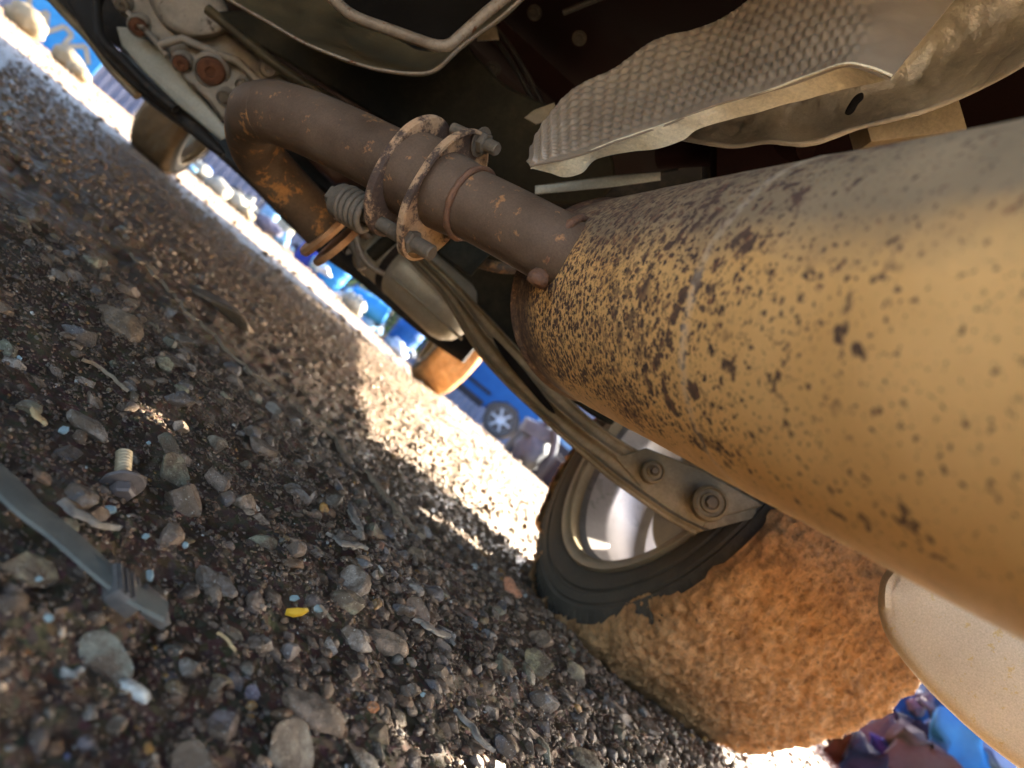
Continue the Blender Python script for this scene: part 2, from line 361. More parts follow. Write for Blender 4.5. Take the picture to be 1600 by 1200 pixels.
def pillow(name, pts, thick, mat, parent, rnd=4, depth_r=.004, n=5, smooth_outline=True, wob=0.0):
    """solid plate from an outline, edges rounded, given thickness away from the viewer"""
    o = closed_smooth(pts, n) if smooth_outline else [Vector(p) for p in pts]
    k = len(o); area = sum(o[i].x * o[(i + 1) % k].y - o[(i + 1) % k].x * o[i].y for i in range(k))
    sgn = 1 if area > 0 else -1
    nr = []
    for i in range(k):
        t = o[(i + 1) % k] - o[i - 1]; l = math.hypot(t.x, t.y) or 1; nr.append(Vector((-t.y / l * sgn, t.x / l * sgn, 0)))
    lev = [(0, thick), (0, depth_r)] + [(rnd * (1 - math.cos(a)), depth_r * (1 - math.sin(a))) for a in (rad(30), rad(60), rad(90))]
    rings = []
    for off, dd in lev:
        ring = []
        for i in range(k):
            q = o[i] + nr[i] * off; p = P(q.x, q.y, q.z + dd)
            if wob: p += Vector((mn.noise(p * 60), mn.noise(p * 60 + Vector((5, 5, 5))), mn.noise(p * 60 + Vector((9, 9, 9))))) * wob
            ring.append(p)
        rings.append(ring)
    v, f = loft(rings); return auto(link(name, v, f, mat, parent), 50)
def hexbolt(name, c, axis, r, h, mat, parent, shank=None, washer=True):
    a, e1, e2 = frame_of(axis); c = Vector(c); rings = []
    for rr, s in ((r * .98, 0), (r, .05 * h), (r, .8 * h), (r * .8, h)):
        rings.append([c + a * s + (e1 * math.cos(math.pi * k / 3) + e2 * math.sin(math.pi * k / 3)) * rr for k in range(6)])
    v, f = loft(rings)
    if washer:
        v2, f2 = revolve_vf([(r * 1.35, -.2 * h), (r * 1.4, -.1 * h), (r * 1.35, 0.02 * h), (r * .5, .02 * h)], c, axis, 20)
        f += [tuple(i + len(v) for i in q) for q in f2]; v += v2
    return link(name, v, f, mat, parent, smooth=False)
def box_vf(c, ax, ay, az):
    c = Vector(c); v = [c + ax * i + ay * j + az * k for i in (-1, 1) for j in (-1, 1) for k in (-1, 1)]
    return v, [(0, 1, 3, 2), (4, 6, 7, 5), (0, 4, 5, 1), (2, 3, 7, 6), (0, 2, 6, 4), (1, 5, 7, 3)]
def box(name, c, ax, ay, az, mat, parent=None, bev=0):
    v, f = box_vf(c, ax, ay, az); o = link(name, v, f, mat, parent, smooth=False)
    if bev:
        bm = bmesh.new(); bm.from_mesh(o.data); bmesh.ops.bevel(bm, geom=bm.edges[:], offset=bev, segments=2, affect='EDGES', profile=.6); bm.to_mesh(o.data); bm.free(); o.data.shade_smooth(); auto(o, 40)
    return o
# ------------------------------------------------------------------ ground sheet
NR, NA = 250, 900
ang = np.linspace(-rad(42), rad(44), NA)
rr = .09 * (75 / .09) ** (np.linspace(0, 1, NR))
A_, R_ = np.meshgrid(ang, rr); X = R_ * np.sin(A_); Y = R_ * np.cos(A_)
def dry_and_bounce(x, y):
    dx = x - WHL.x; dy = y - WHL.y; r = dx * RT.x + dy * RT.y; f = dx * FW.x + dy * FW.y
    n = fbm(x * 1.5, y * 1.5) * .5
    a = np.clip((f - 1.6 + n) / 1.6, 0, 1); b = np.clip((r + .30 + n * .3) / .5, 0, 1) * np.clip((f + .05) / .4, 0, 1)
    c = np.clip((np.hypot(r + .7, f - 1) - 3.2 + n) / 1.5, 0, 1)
    d = np.clip((-f - .98 + n * .3) / .35, 0, 1)  # unseen ground behind the camera, paled to bounce light onto the muffler
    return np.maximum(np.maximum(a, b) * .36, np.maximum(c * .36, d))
def add_ground(name, X, Y, kind='structure'):
    n, m_ = X.shape; Z = ground_z(X, Y)
    me = bpy.data.meshes.new(name)
    co = np.stack([X, Y, Z], -1).reshape(-1, 3)
    idx = np.arange(n * m_).reshape(n, m_)
    q = np.stack([idx[:-1, :-1], idx[:-1, 1:], idx[1:, 1:], idx[1:, :-1]], -1).reshape(-1, 4)
    mesh_np(me, co, q)
    at = me.attributes.new('dry', 'FLOAT', 'POINT'); at.data.foreach_set('value', dry_and_bounce(co[:, 0], co[:, 1]).astype(np.float32))
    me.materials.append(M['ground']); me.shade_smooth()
    o = bpy.data.objects.new(name, me); scene.collection.objects.link(o); o['kind'] = kind; return o
def mesh_np(me, co, q):
    k = q.shape[1]
    me.vertices.add(len(co)); me.vertices.foreach_set('co', co.astype(np.float32).ravel())
    me.loops.add(q.size); me.loops.foreach_set('vertex_index', q.astype(np.int32).ravel())
    me.polygons.add(len(q)); me.polygons.foreach_set('loop_start', np.arange(0, q.size, k, dtype=np.int32)); me.polygons.foreach_set('loop_total', np.full(len(q), k, np.int32))
    me.update(); me.validate()
# one ground surface: a fine fan where the photo looks, closed by coarse rest of the disc
ang2 = np.concatenate([ang, np.linspace(rad(44), rad(318), 140)[1:]])
A2, R2 = np.meshgrid(ang2, rr); add_ground('ground', R2 * np.sin(A2), -0.0 + R2 * np.cos(A2))
# the small disc under the camera
t = np.linspace(0, 2 * math.pi, 49); r0 = np.array([.0005, .05, .0902]); T2, Q2 = np.meshgrid(t, r0)
add_ground('ground_patch', Q2 * np.sin(T2), Q2 * np.cos(T2))
# ------------------------------------------------------------------ stones
def stony(x, y):
    k = np.clip(.22 + (x + .16 * y + .03) / .12 + fbm(x * 7, y * 7) * .9, .12, 1) 
    return RNG.random(len(x)) < np.where(np.hypot(x, y) < 1.3, k, 1)
def ico(sub):
    bm = bmesh.new(); bmesh.ops.create_icosphere(bm, subdivisions=sub, radius=1)
    v = np.array([tuple(x.co) for x in bm.verts]); f = np.array([[q.index for q in p.verts] for p in bm.faces]); bm.free(); return v, f
def rock_shape(v, rng, cuts=11, sharp=.1):
    """random convex-ish pebble by clipping a sphere with planes, on unit directions v"""
    p = v.copy()
    for i in range(cuts):
        n = rng.normal(size=3); n /= np.linalg.norm(n); d = rng.uniform(.42, .82)
        s = p @ n - d; p = p - np.outer(np.where(s > 0, s * (1 - sharp * .2), 0), n)
    k = rng.uniform(1.5, 3.5, 3)
    p *= 1 + .05 * np.sin(p @ (rng.normal(size=3) * k[0]) + rng.uniform(0, 6))[:, None]
    return p
V1, F1 = ico(1); V2, F2 = ico(2); V3, F3 = ico(3); V4, F4 = ico(4)      # 20, 80, 320 triangles
PAL = np.array([1.16, .89, .67]) * np.array([(.105, .088, .075), (.085, .08, .08), (.135, .125, .115), (.16, .12, .085), (.12, .085, .055), (.19, .175, .15), (.07, .058, .05), (.13, .078, .056), (.26, .235, .19), (.095, .105, .10), (.075, .08, .092), (.115, .10, .06)])
PW = np.array([18, 14, 12, 12, 14, 7, 14, 6, 3, 6, 5, 7.]); PW /= PW.sum()
def rotmats(n):
    q = RNG.normal(size=(n, 4)); q /= np.linalg.norm(q, axis=1)[:, None]; w_, x, y, z = q.T
    return np.stack([1 - 2 * (y * y + z * z), 2 * (x * y - z * w_), 2 * (x * z + y * w_), 2 * (x * y + z * w_), 1 - 2 * (x * x + z * z), 2 * (y * z - x * w_), 2 * (x * z - y * w_), 2 * (y * z + x * w_), 1 - 2 * (x * x + y * y)], -1).reshape(n, 3, 3)
def scatter(name, n, VF, smin, smax, rmin, rmax, a0, a1, sink=.25, power=2.2, label=None, mask=None, smooth=False, flat=.75):
    V, F = VF; shapes = [rock_shape(V, RNG) for _ in range(24)]
    a = RNG.uniform(a0, a1, n); r = np.sqrt(RNG.uniform(rmin ** 2, rmax ** 2, n)); x = r * np.sin(a); y = r * np.cos(a)
    if mask is not None: k = mask(x, y); x, y = x[k], y[k]; n = len(x)
    s = smin * (smax / smin) ** (RNG.random(n) ** power) / 2
    z = ground_z(x, y)
    S = np.stack([RNG.uniform(.75, 1.35, n), RNG.uniform(.7, 1.1, n), RNG.uniform(.5, .95, n)], -1)
    Rm = rotmats(n); pick = RNG.integers(0, 24, n); B = np.array(shapes)[pick]
    pts = np.einsum('nij,nvj->nvi', Rm, B * S[:, None, :]) * s[:, None, None]; pts[:, :, 2] *= flat
    pts += np.stack([x, y, z + s * flat * (1 - 2 * sink)], -1)[:, None, :]
    nv = V.shape[0]; co = pts.reshape(-1, 3); q = (F[None] + (np.arange(n) * nv)[:, None, None]).reshape(-1, 3)
    me = bpy.data.meshes.new(name); mesh_np(me, co, q)
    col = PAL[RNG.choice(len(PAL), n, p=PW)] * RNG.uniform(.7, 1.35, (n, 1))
    dr = dry_and_bounce(x, y)[:, None]; col = col * (1 - .55 * dr) + np.array([.24, .185, .12]) * RNG.uniform(.6, 1.4, (n, 1)) * .55 * dr
    rare = RNG.random(n) < .02; col[rare] = np.array([.30, .15, .035])
    rare = RNG.random(n) < .012; col[rare] = np.array([.42, .42, .36])
    ca = me.attributes.new('tint', 'FLOAT_COLOR', 'POINT')
    cc = np.concatenate([np.repeat(col, nv, 0), np.ones((n * nv, 1))], 1).astype(np.float32); ca.data.foreach_set('color', cc.ravel())
    me.materials.append(M['gravel'])
    if smooth: me.shade_smooth()
    o = bpy.data.objects.new(name, me); scene.collection.objects.link(o); o['kind'] = 'stuff'
    o['label'] = label; o['category'] = 'gravel'; return o
scatter('gravel', 15000, (V2, F2), .0040, .0145, .13, 1.15, -rad(36), rad(38), label='loose brown and grey gravel spread over the wet ground', smooth=False, sink=.40, mask=stony)
scatter('fine_gravel', 42000, (V1, F1), .0014, .0046, .11, .85, -rad(36), rad(38), sink=.32, power=1.3, label='fine grit between the larger pebbles', smooth=False)
scatter('far_gravel', 17000, (V1, F1), .006, .020, 1.1, 3.4, -rad(40), rad(40), label='sunlit pale gravel beside and ahead of the wheels', smooth=True, power=1.6)
scatter('distant_gravel', 9000, (V1, F1), .015, .06, 3.3, 12, -rad(44), rad(46), label='tan stones of the sunny yard beyond the car', smooth=True, sink=.35, power=3)
# single stones: shared shapes
ROCKS = []
for i in range(14):
    p = rock_shape(V4, RNG, 9, .0)
    p = p * (1 + .06 * np.array([mn.noise(Vector(q) * 2.6 + Vector((i, 0, 0))) + .35 * mn.noise(Vector(q) * 8) for q in p])[:, None])
    me = bpy.data.meshes.new('stone'); mesh_np(me, p, F4); me.materials.append(M['stone']); me.shade_smooth(); ROCKS.append(me)
def stone(x, y, wpx, hpx, col, label, group=None, name='stone', angle=None, shape=None, sink=.38, cat='stone', flat=.75):
    g = G(x, y, .004); g.z = float(ground_z(g.x, g.y)); d = (g - CAM).dot(_f); s = wpx / FPX * d / 2 * .92; s2 = hpx / FPX * d / 2 * .85
    o = bpy.data.objects.new(name, ROCKS[shape if shape is not None else random.randrange(len(ROCKS))]); scene.collection.objects.link(o)
    dirv = (_right * math.cos(rad(angle or 0)) + _down * math.sin(rad(angle or 0))); az = math.atan2(dirv.y, dirv.x)
    hz = min(s, s2 * 1.1) * flat * 1.3
    o.scale = (s * 1.08, max(s2 * 1.15, s * .5), hz); o.rotation_euler = (random.uniform(-.25, .25), random.uniform(-.25, .25), az)
    o.location = (g.x, g.y, g.z + hz * (1 - 2 * sink)); o.color = (col[0] * 1.1, col[1] * .93, col[2] * .76, 1)
    return tag(o, label, cat, group)
GREY, TAN, BRN, OLV, PUR, WHT, DRK = (.17, .16, .145), (.25, .19, .13), (.17, .115, .075), (.14, .12, .07), (.13, .115, .12), (.42, .38, .3), (.09, .08, .075)
HAND = [
 (45, 885, 120, 85, (.20, .18, .12), 0, 'large blocky grey stone beside the flat metal strap at the photo edge'),
 (140, 662, 80, 36, GREY, 20, 'flat grey slab stone lying above the threaded bolt'),
 (375, 797, 55, 42, (.19, .165, .14), 0, 'rounded grey-brown stone next to the small sunlit streak'),
 (185, 1005, 120, 70, (.17, .18, .15), 55, 'long bluish grey rock with mossy top below the strap clamp'),
 (215, 1048, 50, 24, (.30, .29, .23), 20, 'pale jagged chip at the lower end of the bluish rock'),
 (605, 1000, 80, 50, (.27, .20, .14), 30, 'tan angular stone right of the yellow fragment'),
 (650, 955, 60, 38, (.16, .12, .09), 45, 'blunt brown stone just above the tan angular stone'),
 (490, 1110, 118, 66, (.22, .165, .12), 48, 'large oblong brown rock leaning on the greenish boulder'),
 (462, 1158, 110, 92, (.19, .17, .13), 45, 'big greenish grey boulder at the bottom of the photo'),
 (578, 1182, 85, 34, WHT, 25, 'cream coloured long stone at the bottom edge'),
 (424, 1176, 34, 32, (.30, .22, .15), 0, 'small round tan pebble in front of the greenish boulder'),
 (366, 1120, 66, 58, PUR, 10, 'purplish grey stone left of the large oblong rock'),
 (315, 1178, 95, 66, (.19, .19, .16), 15, 'speckled grey stone in the bottom left part'),
 (255, 1146, 26, 22, (.40, .20, .04), 0, 'amber pebble beside the speckled grey stone'),
 (580, 1112, 26, 22, (.42, .18, .07), 20, 'orange brown pebble between oblong rock and pointed stone'),
 (597, 1145, 62, 44, OLV, 50, 'olive grey rounded stone above the cream stone'),
 (690, 1062, 84, 34, (.21, .19, .15), 52, 'long pointed grey stone pointing at the tyre'),
 (642, 1080, 36, 30, GREY, 40, 'speckled grey pebble left of the long pointed stone'),
 (625, 1118, 40, 34, OLV, 40, 'dark olive pebble under the speckled grey pebble'),
 (845, 1000, 46, 36, (.30, .23, .17), 35, 'smooth tan pebble close to the tyre foot'),
 (835, 1047, 66, 58, (.20, .18, .11), 40, 'two toned olive and grey stone by the tyre'),
 (905, 1052, 74, 44, (.21, .18, .11), 45, 'olive oblong stone touching the muddy tread'),
 (845, 1150, 58, 44, (.36, .31, .25), 30, 'pale stone with ochre side near the bottom edge'),
 (778, 1105, 50, 34, (.26, .23, .19), 45, 'light grey oblong pebble left of the pale ochre stone'),
 (930, 1185, 66, 46, (.26, .22, .15), 20, 'tan domed stone cut by the bottom edge'),
 (965, 1120, 90, 30, (.15, .14, .14), 52, 'dark grey splintered slate beside the tread'),
 (798, 926, 56, 34, (.38, .17, .09), 40, 'terracotta shard standing between gravel and the tyre'),
 (732, 958, 60, 30, (.25, .15, .12), 25, 'reddish granite stone left of the terracotta shard'),
 (285, 662, 34, 26, (.32, .27, .22), 30, 'pale rounded pebble above the sunlit streak'),
 (346, 688, 40, 30, (.17, .16, .13), 25, 'olive grey pebble right of the pale rounded pebble'),
 (335, 912, 95, 48, (.13, .12, .11), 48, 'dark slab stone in the middle of the gravel'),
 (372, 988, 46, 20, (.48, .43, .3), 20, 'cream splinter of stone below the yellow fragment'),
 (15, 476, 38, 30, (.21, .15, .10), 20, 'brown stone cut off by the left edge'),
 (190, 515, 120, 52, (.19, .135, .085), 25, 'broad flat brown rock in the dim upper gravel'),
 (345, 480, 190, 34, (.16, .115, .07), 40, 'long low brown rock lying in the wet dirt'),
 (66, 998, 22, 16, (.45, .20, .05), 0, 'orange chip left of the bluish rock'),
 (28, 945, 38, 16, (.42, .20, .06), 10, 'rusty orange chip under the blocky grey stone'),
 (20, 1048, 24, 32, (.50, .43, .33), 80, 'cream pebble blurred at the left edge'),
 (128, 1028, 42, 24, (.27, .29, .28), 5, 'pale blue grey chip in the blurred gravel'),
 (210, 1105, 36, 36, (.28, .28, .25), 60, 'light grey pebble in the blurred gravel'),
 (168, 1122, 30, 32, (.15, .15, .17), 70, 'slate blue pebble beside the light grey pebble'),
 (137, 1144, 14, 12, (.10, .16, .42), 0, 'tiny bright blue pebble in the blurred gravel'),
 (58, 755, 34, 26, BRN, 0, 'brown pebble tucked at the upper side of the strap'),
 (128, 895, 28, 20, DRK, 10, 'dark oval pebble resting on the strap'),
 (760, 815, 44, 24, (.16, .13, .10), 35, 'dusky stone in the shade below the gravel streaks'),
 (700, 1010, 50, 26, (.13, .12, .11), 25, 'dark flat stone right of the tan angular stone'),
 (655, 870, 40, 28, (.20, .16, .11), 20, 'brown pebble at the end of the bright pebble row'),
 (1010, 1150, 44, 30, (.24, .21, .19), 30, 'pinkish grey pebble at the foot of the muddy tread'),
 (455, 1020, 34, 40, (.14, .13, .13), 60, 'slate grey angular pebble below the yellow fragment'),
 (405, 1070, 30, 26, (.13, .12, .15), 0, 'violet grey pebble above the oblong brown rock'),
 (880, 955, 30, 20, (.16, .12, .09), 20, 'small brown stone wedged at the tyre edge'),
 (520, 790, 30, 40, (.13, .125, .11), 60, 'upright dark chip in the middle dirt'),
 (230, 735, 26, 20, TAN, 20, 'small tan pebble right of the threaded bolt'),
 (100, 560, 40, 18, (.15, .13, .11), 30, 'low grey brown stone left of the flat slab'),
]
for x, y, a, b, c, an, lb in HAND: stone(x, y, a, b, c, lb, angle=an)
CLS = [((.13, .118, .105), 'small grey stone embedded in the gravel', 'grey stones in the gravel'), ((.155, .105, .068), 'small brown stone embedded in the gravel', 'brown stones in the gravel'), ((.22, .175, .13), 'small tan stone embedded in the gravel', 'tan stones in the gravel'), ((.08, .07, .065), 'small nearly black wet stone embedded in the gravel', 'dark stones in the gravel'), ((.14, .125, .075), 'small olive stone embedded in the gravel', 'olive stones in the gravel')]
cnt = 0; tries = 0; used = [(G(h_[0], h_[1]), h_[2] / FPX / 2 * (G(h_[0], h_[1]) - CAM).length) for h_ in HAND]
while cnt < 240 and tries < 4000:
    tries += 1
    a = random.uniform(-rad(34), rad(34)); r = math.sqrt(random.uniform(.15 ** 2, .85 ** 2)); x, y = r * math.sin(a), r * math.cos(a)
    s = random.choice((.005, .006, .007, .008, .010)) * random.uniform(.8, 1.25)
    if any((Vector((x, y, 0)) - u).length < s + t_ * .8 for u, t_ in used): continue
    rel = Vector((x, y, 0)) - WHL
    if rel.dot(RT) > -.03 and abs(rel.dot(FW)) < .16: continue
    used.append((Vector((x, y, 0)), s)); c, lb, gr = random.choice(CLS)
    o = bpy.data.objects.new('stone', random.choice(ROCKS)); scene.collection.objects.link(o)
    hz = s * random.uniform(.6, .95); o.scale = (s * random.uniform(1, 1.5), s * random.uniform(.75, 1), hz); o.rotation_euler = (random.uniform(-.4, .4), random.uniform(-.4, .4), random.uniform(0, 6.28))
    o.location = (x, y, float(ground_z(x, y)) + hz * .18); k = random.uniform(.75, 1.35); o.color = (c[0] * k, c[1] * k, c[2] * k, 1)
    tag(o, lb, 'stone', gr); cnt += 1
# ------------------------------------------------------------------ the parked car seen from below
CAR = thing('parked_car', 'raised car seen from below with rusty exhaust, dusty muffler and clay caked wheels', 'car', tuple(car(-.74, 1.2, 0)))
A = CAR
# -- body shell: sides with wheel arches, roof, bonnet, bumpers
def side_panel(name, r, t, arches=True):
    """upright body side with wheel arch cut-outs, thickness t outwards"""
    prof = []
    def arch(fc, ra, zc, z0, z1=None):
        k = math.asin(max(-1, min(1, (z0 - zc) / ra))); a0 = math.pi - k; a1 = k if z1 is None else math.asin((z1 - zc) / ra)
        return [(fc + ra * math.cos(a0 + (a1 - a0) * i / 14), zc + ra * math.sin(a0 + (a1 - a0) * i / 14)) for i in range(15)]
    prof += [(-1.02, .26), (-.42, .24)] + arch(0, .277, .262, .24, SILL) + [(.5, SILL)] + [(2.45, SILL)] + arch(2.93, .36, .28, .33) + [(3.55, .34), (3.62, .62), (3.5, .82), (2.5, .98), (1.9, 1.38), (1.2, 1.5), (.2, 1.48), (-.75, 1.15), (-1.02, .98), (-1.06, .6)]
    v = [car(r, f, z) for f, z in prof] + [car(r + t, f, z) for f, z in prof]; n = len(prof)
    f = [tuple(range(n)), tuple(range(2 * n - 1, n - 1, -1))] + [(i, (i + 1) % n, n + (i + 1) % n, n + i) for i in range(n)]
    return link(name, v, f, 'dark' if False else 'paint', A, smooth=False)
SILL = .39
m, nt, bs = newmat('maroon_paint'); bs.inputs['Base Color'].default_value = (.16, .02, .025, 1); bs.inputs['Roughness'].default_value = .3; M['paint'] = m
side_panel('body_side', .33, .03); side_panel('body_side', -1.86, .03)
def slab(name, pts, mat, thick=.03):
    """row of cross-car strips following (f,z) points"""
    v = []; f = []
    for ff, zz in pts:
        v += [car(-1.83, ff, zz), car(.33, ff, zz), car(.33, ff, zz + thick), car(-1.83, ff, zz + thick)]
    for i in range(len(pts) - 1):
        for k in range(4): f.append((4 * i + k, 4 * i + (k + 1) % 4, 4 * i + 4 + (k + 1) % 4, 4 * i + 4 + k))
    f += [(0, 1, 2, 3), tuple(4 * (len(pts) - 1) + k for k in (3, 2, 1, 0))]
    return link(name, v, f, mat, A, smooth=False)
slab('roof', [(-.74, 1.13), (.2, 1.45), (1.2, 1.47), (1.9, 1.35), (2.5, .95), (3.5, .79)], 'paint')
slab('bumper', [(3.56, .80), (3.64, .60), (3.58, .36), (3.50, .34)], 'dark')
slab('bumper', [(-.76, 1.10), (-1.02, .95), (-1.06, .66), (-1.02, .60)], 'dark')
# floor pan with pressed ribs
gp = []
for i in range(61):
    row = []
    for j in range(41):
        r = -1.82 + 2.14 * j / 40; f = -1.02 + 4.5 * i / 60
        z = .56 + (.02 if (j % 8) in (3, 4) else 0) + (.012 if (i % 9) in (4,) else 0)
        if .1 < abs(r + .74) < .24: z -= .0
        if abs(r + .74) < .15: z += .07
        row.append(car(r, f, z))
    gp.append(row)
sheet('floor_pan', gp, 'floor', A, .01)
# inner wheel houses to close the view above the wheels
for fc in (0, 2.93):
    for rr_ in (-.01, -1.50):
        rings = []
        for s in (0, .33):
            rings.append([car(rr_ + s, fc + .355 * math.cos(a), .28 + .355 * math.sin(a)) for a in np.linspace(.35, math.pi - .35, 16)])
        v = [p for rg in rings for p in rg]; n = 16
        link('wheel_house', v, [(i, i + 1, n + i + 1, n + i) for i in range(n - 1)], 'dark', A)
# -- wheels
def wheel(fc, inner, sgn, W, R, det=True, zoff=0.0, Rs=None, muddy=1.0, mudmat='mud'):
    """inner: car r of the inner face, sgn +1 = outwards is +r"""
    ax = RT * sgn; c = car(inner, fc, R + zoff); Rs = Rs or R - .018
    root = bpy.data.objects.new('wheel', None); scene.collection.objects.link(root); root.parent = CAR
    root.location = c - Vector(CAR['_w']); root['_w'] = tuple(c); root.empty_display_size = .05
    rr0 = .199 if det else R * .715
    prof = [(rr0, .006), (rr0 + .004, -.004), (rr0 + .012, -.010), (rr0 + .025, -.013), (Rs - .052, -.012), (Rs - .050, -.0085), (Rs - .047, -.0085), (Rs - .045, -.011), (Rs - .034, -.0095), (Rs - .032, -.0065), (Rs - .029, -.0065), (Rs - .027, -.008), (Rs - .014, -.002), (Rs, .014), (R, .04), (R, W - .04), (Rs, W - .012), (Rs - .03, W + .004), (rr0 + .02, W + .004), (rr0, W - .005), (rr0 + .01, W / 2)]
    prof = prof + [prof[0]]
    revolve('tyre', prof, c, ax, 'rubber', root, 120 if det else 40)
    a, e1, e2 = frame_of(ax, UP)
    if det:
        rv = []; rf = []
        for k in range(110):
            th = 2 * math.pi * k / 110; d = e1 * math.cos(th) + e2 * math.sin(th); tt = ax.cross(d); m0 = len(rv)
            for rr_, s_ in ((Rs - .022, -.0052), (Rs - .004, .004)):
                for q_, u_ in ((-.0022, .002), (-.0016, -.0014), (.0016, -.0014), (.0022, .002)): rv.append(c + d * rr_ + tt * q_ + ax * (s_ + u_))
            rf += [(m0 + i, m0 + i + 1, m0 + i + 5, m0 + i + 4) for i in range(3)] + [(m0, m0 + 1, m0 + 2, m0 + 3), (m0 + 7, m0 + 6, m0 + 5, m0 + 4)]
        link('sidewall_ribs', rv, rf, 'rubber', root, smooth=False)['kind'] = 'stuff'
    # rim: lips, barrel, spokes
    q = rr0
    revolve('rim', [(q + .006, -.006), (q + .004, -.010), (q - .006, -.010), (q - .009, -.004), (q - .009, .010), (q - .018, .016), (q - .022, .05), (q - .022, .062), (q - .016, .07), (q - .016, .125), (q - .028, .135), (q - .03, W - .05), (q - .012, W - .03), (q - .002, W - .008), (q + .006, W), (q + .012, W - .02), (q + .004, W / 2), (q + .006, -.006)], c, ax, 'barrel' if det else 'rim', root, 96 if det else 32)
    if det:
        revolve('rim_lip', [(q + .007, -.0065), (q + .005, -.0125), (q - .005, -.0125), (q - .0105, -.008), (q - .0105, .009), (q - .0085, .0095), (q + .007, -.0065)], c, ax, 'rim', root, 96)
    a, e1, e2 = frame_of(ax, UP)
    for k in range(5):
        th = 2 * math.pi * k / 5 + .35; d = e1 * math.cos(th) + e2 * math.sin(th); tt = ax.cross(d)
        cc = c + ax * (W - .055)
        rings = []
        for rad_, hw, off in ((.04, .030, 0), (.10, .020, .004), (q - .045, .018, .008), (q - .026, .030, .004)):
            o = cc + d * rad_ + ax * off
            rings.append([o + tt * hw + ax * .012, o - tt * hw + ax * .012, o - tt * hw * .7 - ax * .012, o + tt * hw * .7 - ax * .012])
        v, f = loft(rings); auto(link('spoke', v, f, 'barrel' if det else 'rim', root), 40)
    revolve('hub', [(.002, W - .03), (.05, W - .035), (.055, W - .06), (.03, W - .08), (.03, .10), (.002, .10)], c, ax, 'dark', root, 32)
    revolve('brake_disc', [(.04, .095), (.118, .095), (.122, .099), (.122, .117), (.118, .121), (.04, .121)], c, ax, 'rim', root, 64)
    # clay caked over the tread and, unevenly, down the sidewall
    n = 420 if det else 90; ns = 120 if det else 24; rings = []
    top = R + .002
    for i in range(n):
        th = 2 * math.pi * i / n; d = e1 * math.cos(th) + e2 * math.sin(th); row = []
        # how far the clay reaches down the inner sidewall here (metres inward from the tread edge)
        lap = .001 + .046 * max(0, mn.noise(Vector((math.cos(th) * 3.1, math.sin(th) * 3.1, 1.7))) + .08) + .018 * mn.fractal(Vector((math.cos(th) * 8, math.sin(th) * 9, 4)), .8, 2.2, 5)
        lap = max(lap, .002)
        for j in range(ns):
            t = j / (ns - 1)
            if t < .12:
                u = t / .12; s = .016 + (.014 - .016) * u - .010 * (1 - u); rr_ = (Rs - lap * (1 - u)) + (R - Rs) * u * u; s = -.006 * (1 - u) + .022 * u - .002
            elif t > .94: u = (t - .94) / .06; s = W - .022 + .03 * u; rr_ = R - (R - Rs + .01) * u * u
            else: u = (t - .12) / .82; s = .020 + (W - .042) * u; rr_ = R
            p = c + d * rr_ + ax * s
            h = .5 + .5 * mn.noise(p * 9) ; lump = mn.fractal(p * 45, .6, 2.1, 6) * .0052 + mn.noise(p * 190) * .0026
            edge = min(1, t * 14) * min(1, (1 - t) * 30)
            rr_ += (.0035 + .006 * h * muddy + lump) * edge - (.004 if edge < .2 else 0)
            if t < .12: s += -(.004 + lump * 1.3) * math.sin(math.pi * min(1, t / .12)) 
            row.append(c + d * rr_ + ax * s)
        rings.append(row)
    v = [p for r_ in rings for p in r_]; f = []
    for i in range(n):
        k = (i + 1) % n
        for j in range(ns - 1): f.append((i * ns + j, i * ns + j + 1, k * ns + j + 1, k * ns + j))
    link('caked_mud', v, f, mudmat, root, recalc=True)
    if det:
        rg = random.Random(4); gv = []; gf = []; VV, FF = V1, F1
        for q_ in range(9000):
            i = rg.randrange(n); j = rg.randrange(int(ns * .04), ns - 2); p = rings[i][j].lerp(rings[(i + 1) % n][j], rg.random()); s_ = rg.uniform(.0006, .0019) * (2.0 if rg.random() < .04 else 1)
            R3 = Matrix.Rotation(rg.uniform(0, 6), 3, Vector((rg.uniform(-1, 1), rg.uniform(-1, 1), 1)).normalized()); m0 = len(gv); sc3 = (rg.uniform(.7, 1.4), rg.uniform(.6, 1.1), rg.uniform(.6, 1))
            gv += [p + R3 @ Vector((a[0] * sc3[0], a[1] * sc3[1], a[2] * sc3[2])) * s_ for a in VV]; gf += [tuple(int(z) + m0 for z in t_) for t_ in FF]
        g_ = link('mud_grit', gv, gf, 'mud', root, smooth=False, recalc=False); g_['kind'] = 'stuff'
    return root
wheel(0, 0, 1, .275, .288, True, -.028, Rs=.284)
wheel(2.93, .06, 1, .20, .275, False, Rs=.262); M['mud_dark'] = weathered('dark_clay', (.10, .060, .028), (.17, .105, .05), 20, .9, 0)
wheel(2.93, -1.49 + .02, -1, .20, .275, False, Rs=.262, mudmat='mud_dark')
wheel(0, -1.49, -1, .22, .29, False)
for fc in (0, 2.93): tube('axle_beam' if fc == 0 else 'drive_shaft', [car(-1.56, fc, .29), car(.04, fc, .29)] if fc else [car(-1.56, .0, .30), car(-1.25, .05, .36), car(-.5, .1, .37), car(-.1, .06, .36), car(.06, 0, .30)], .018, 'dark', A, 12)
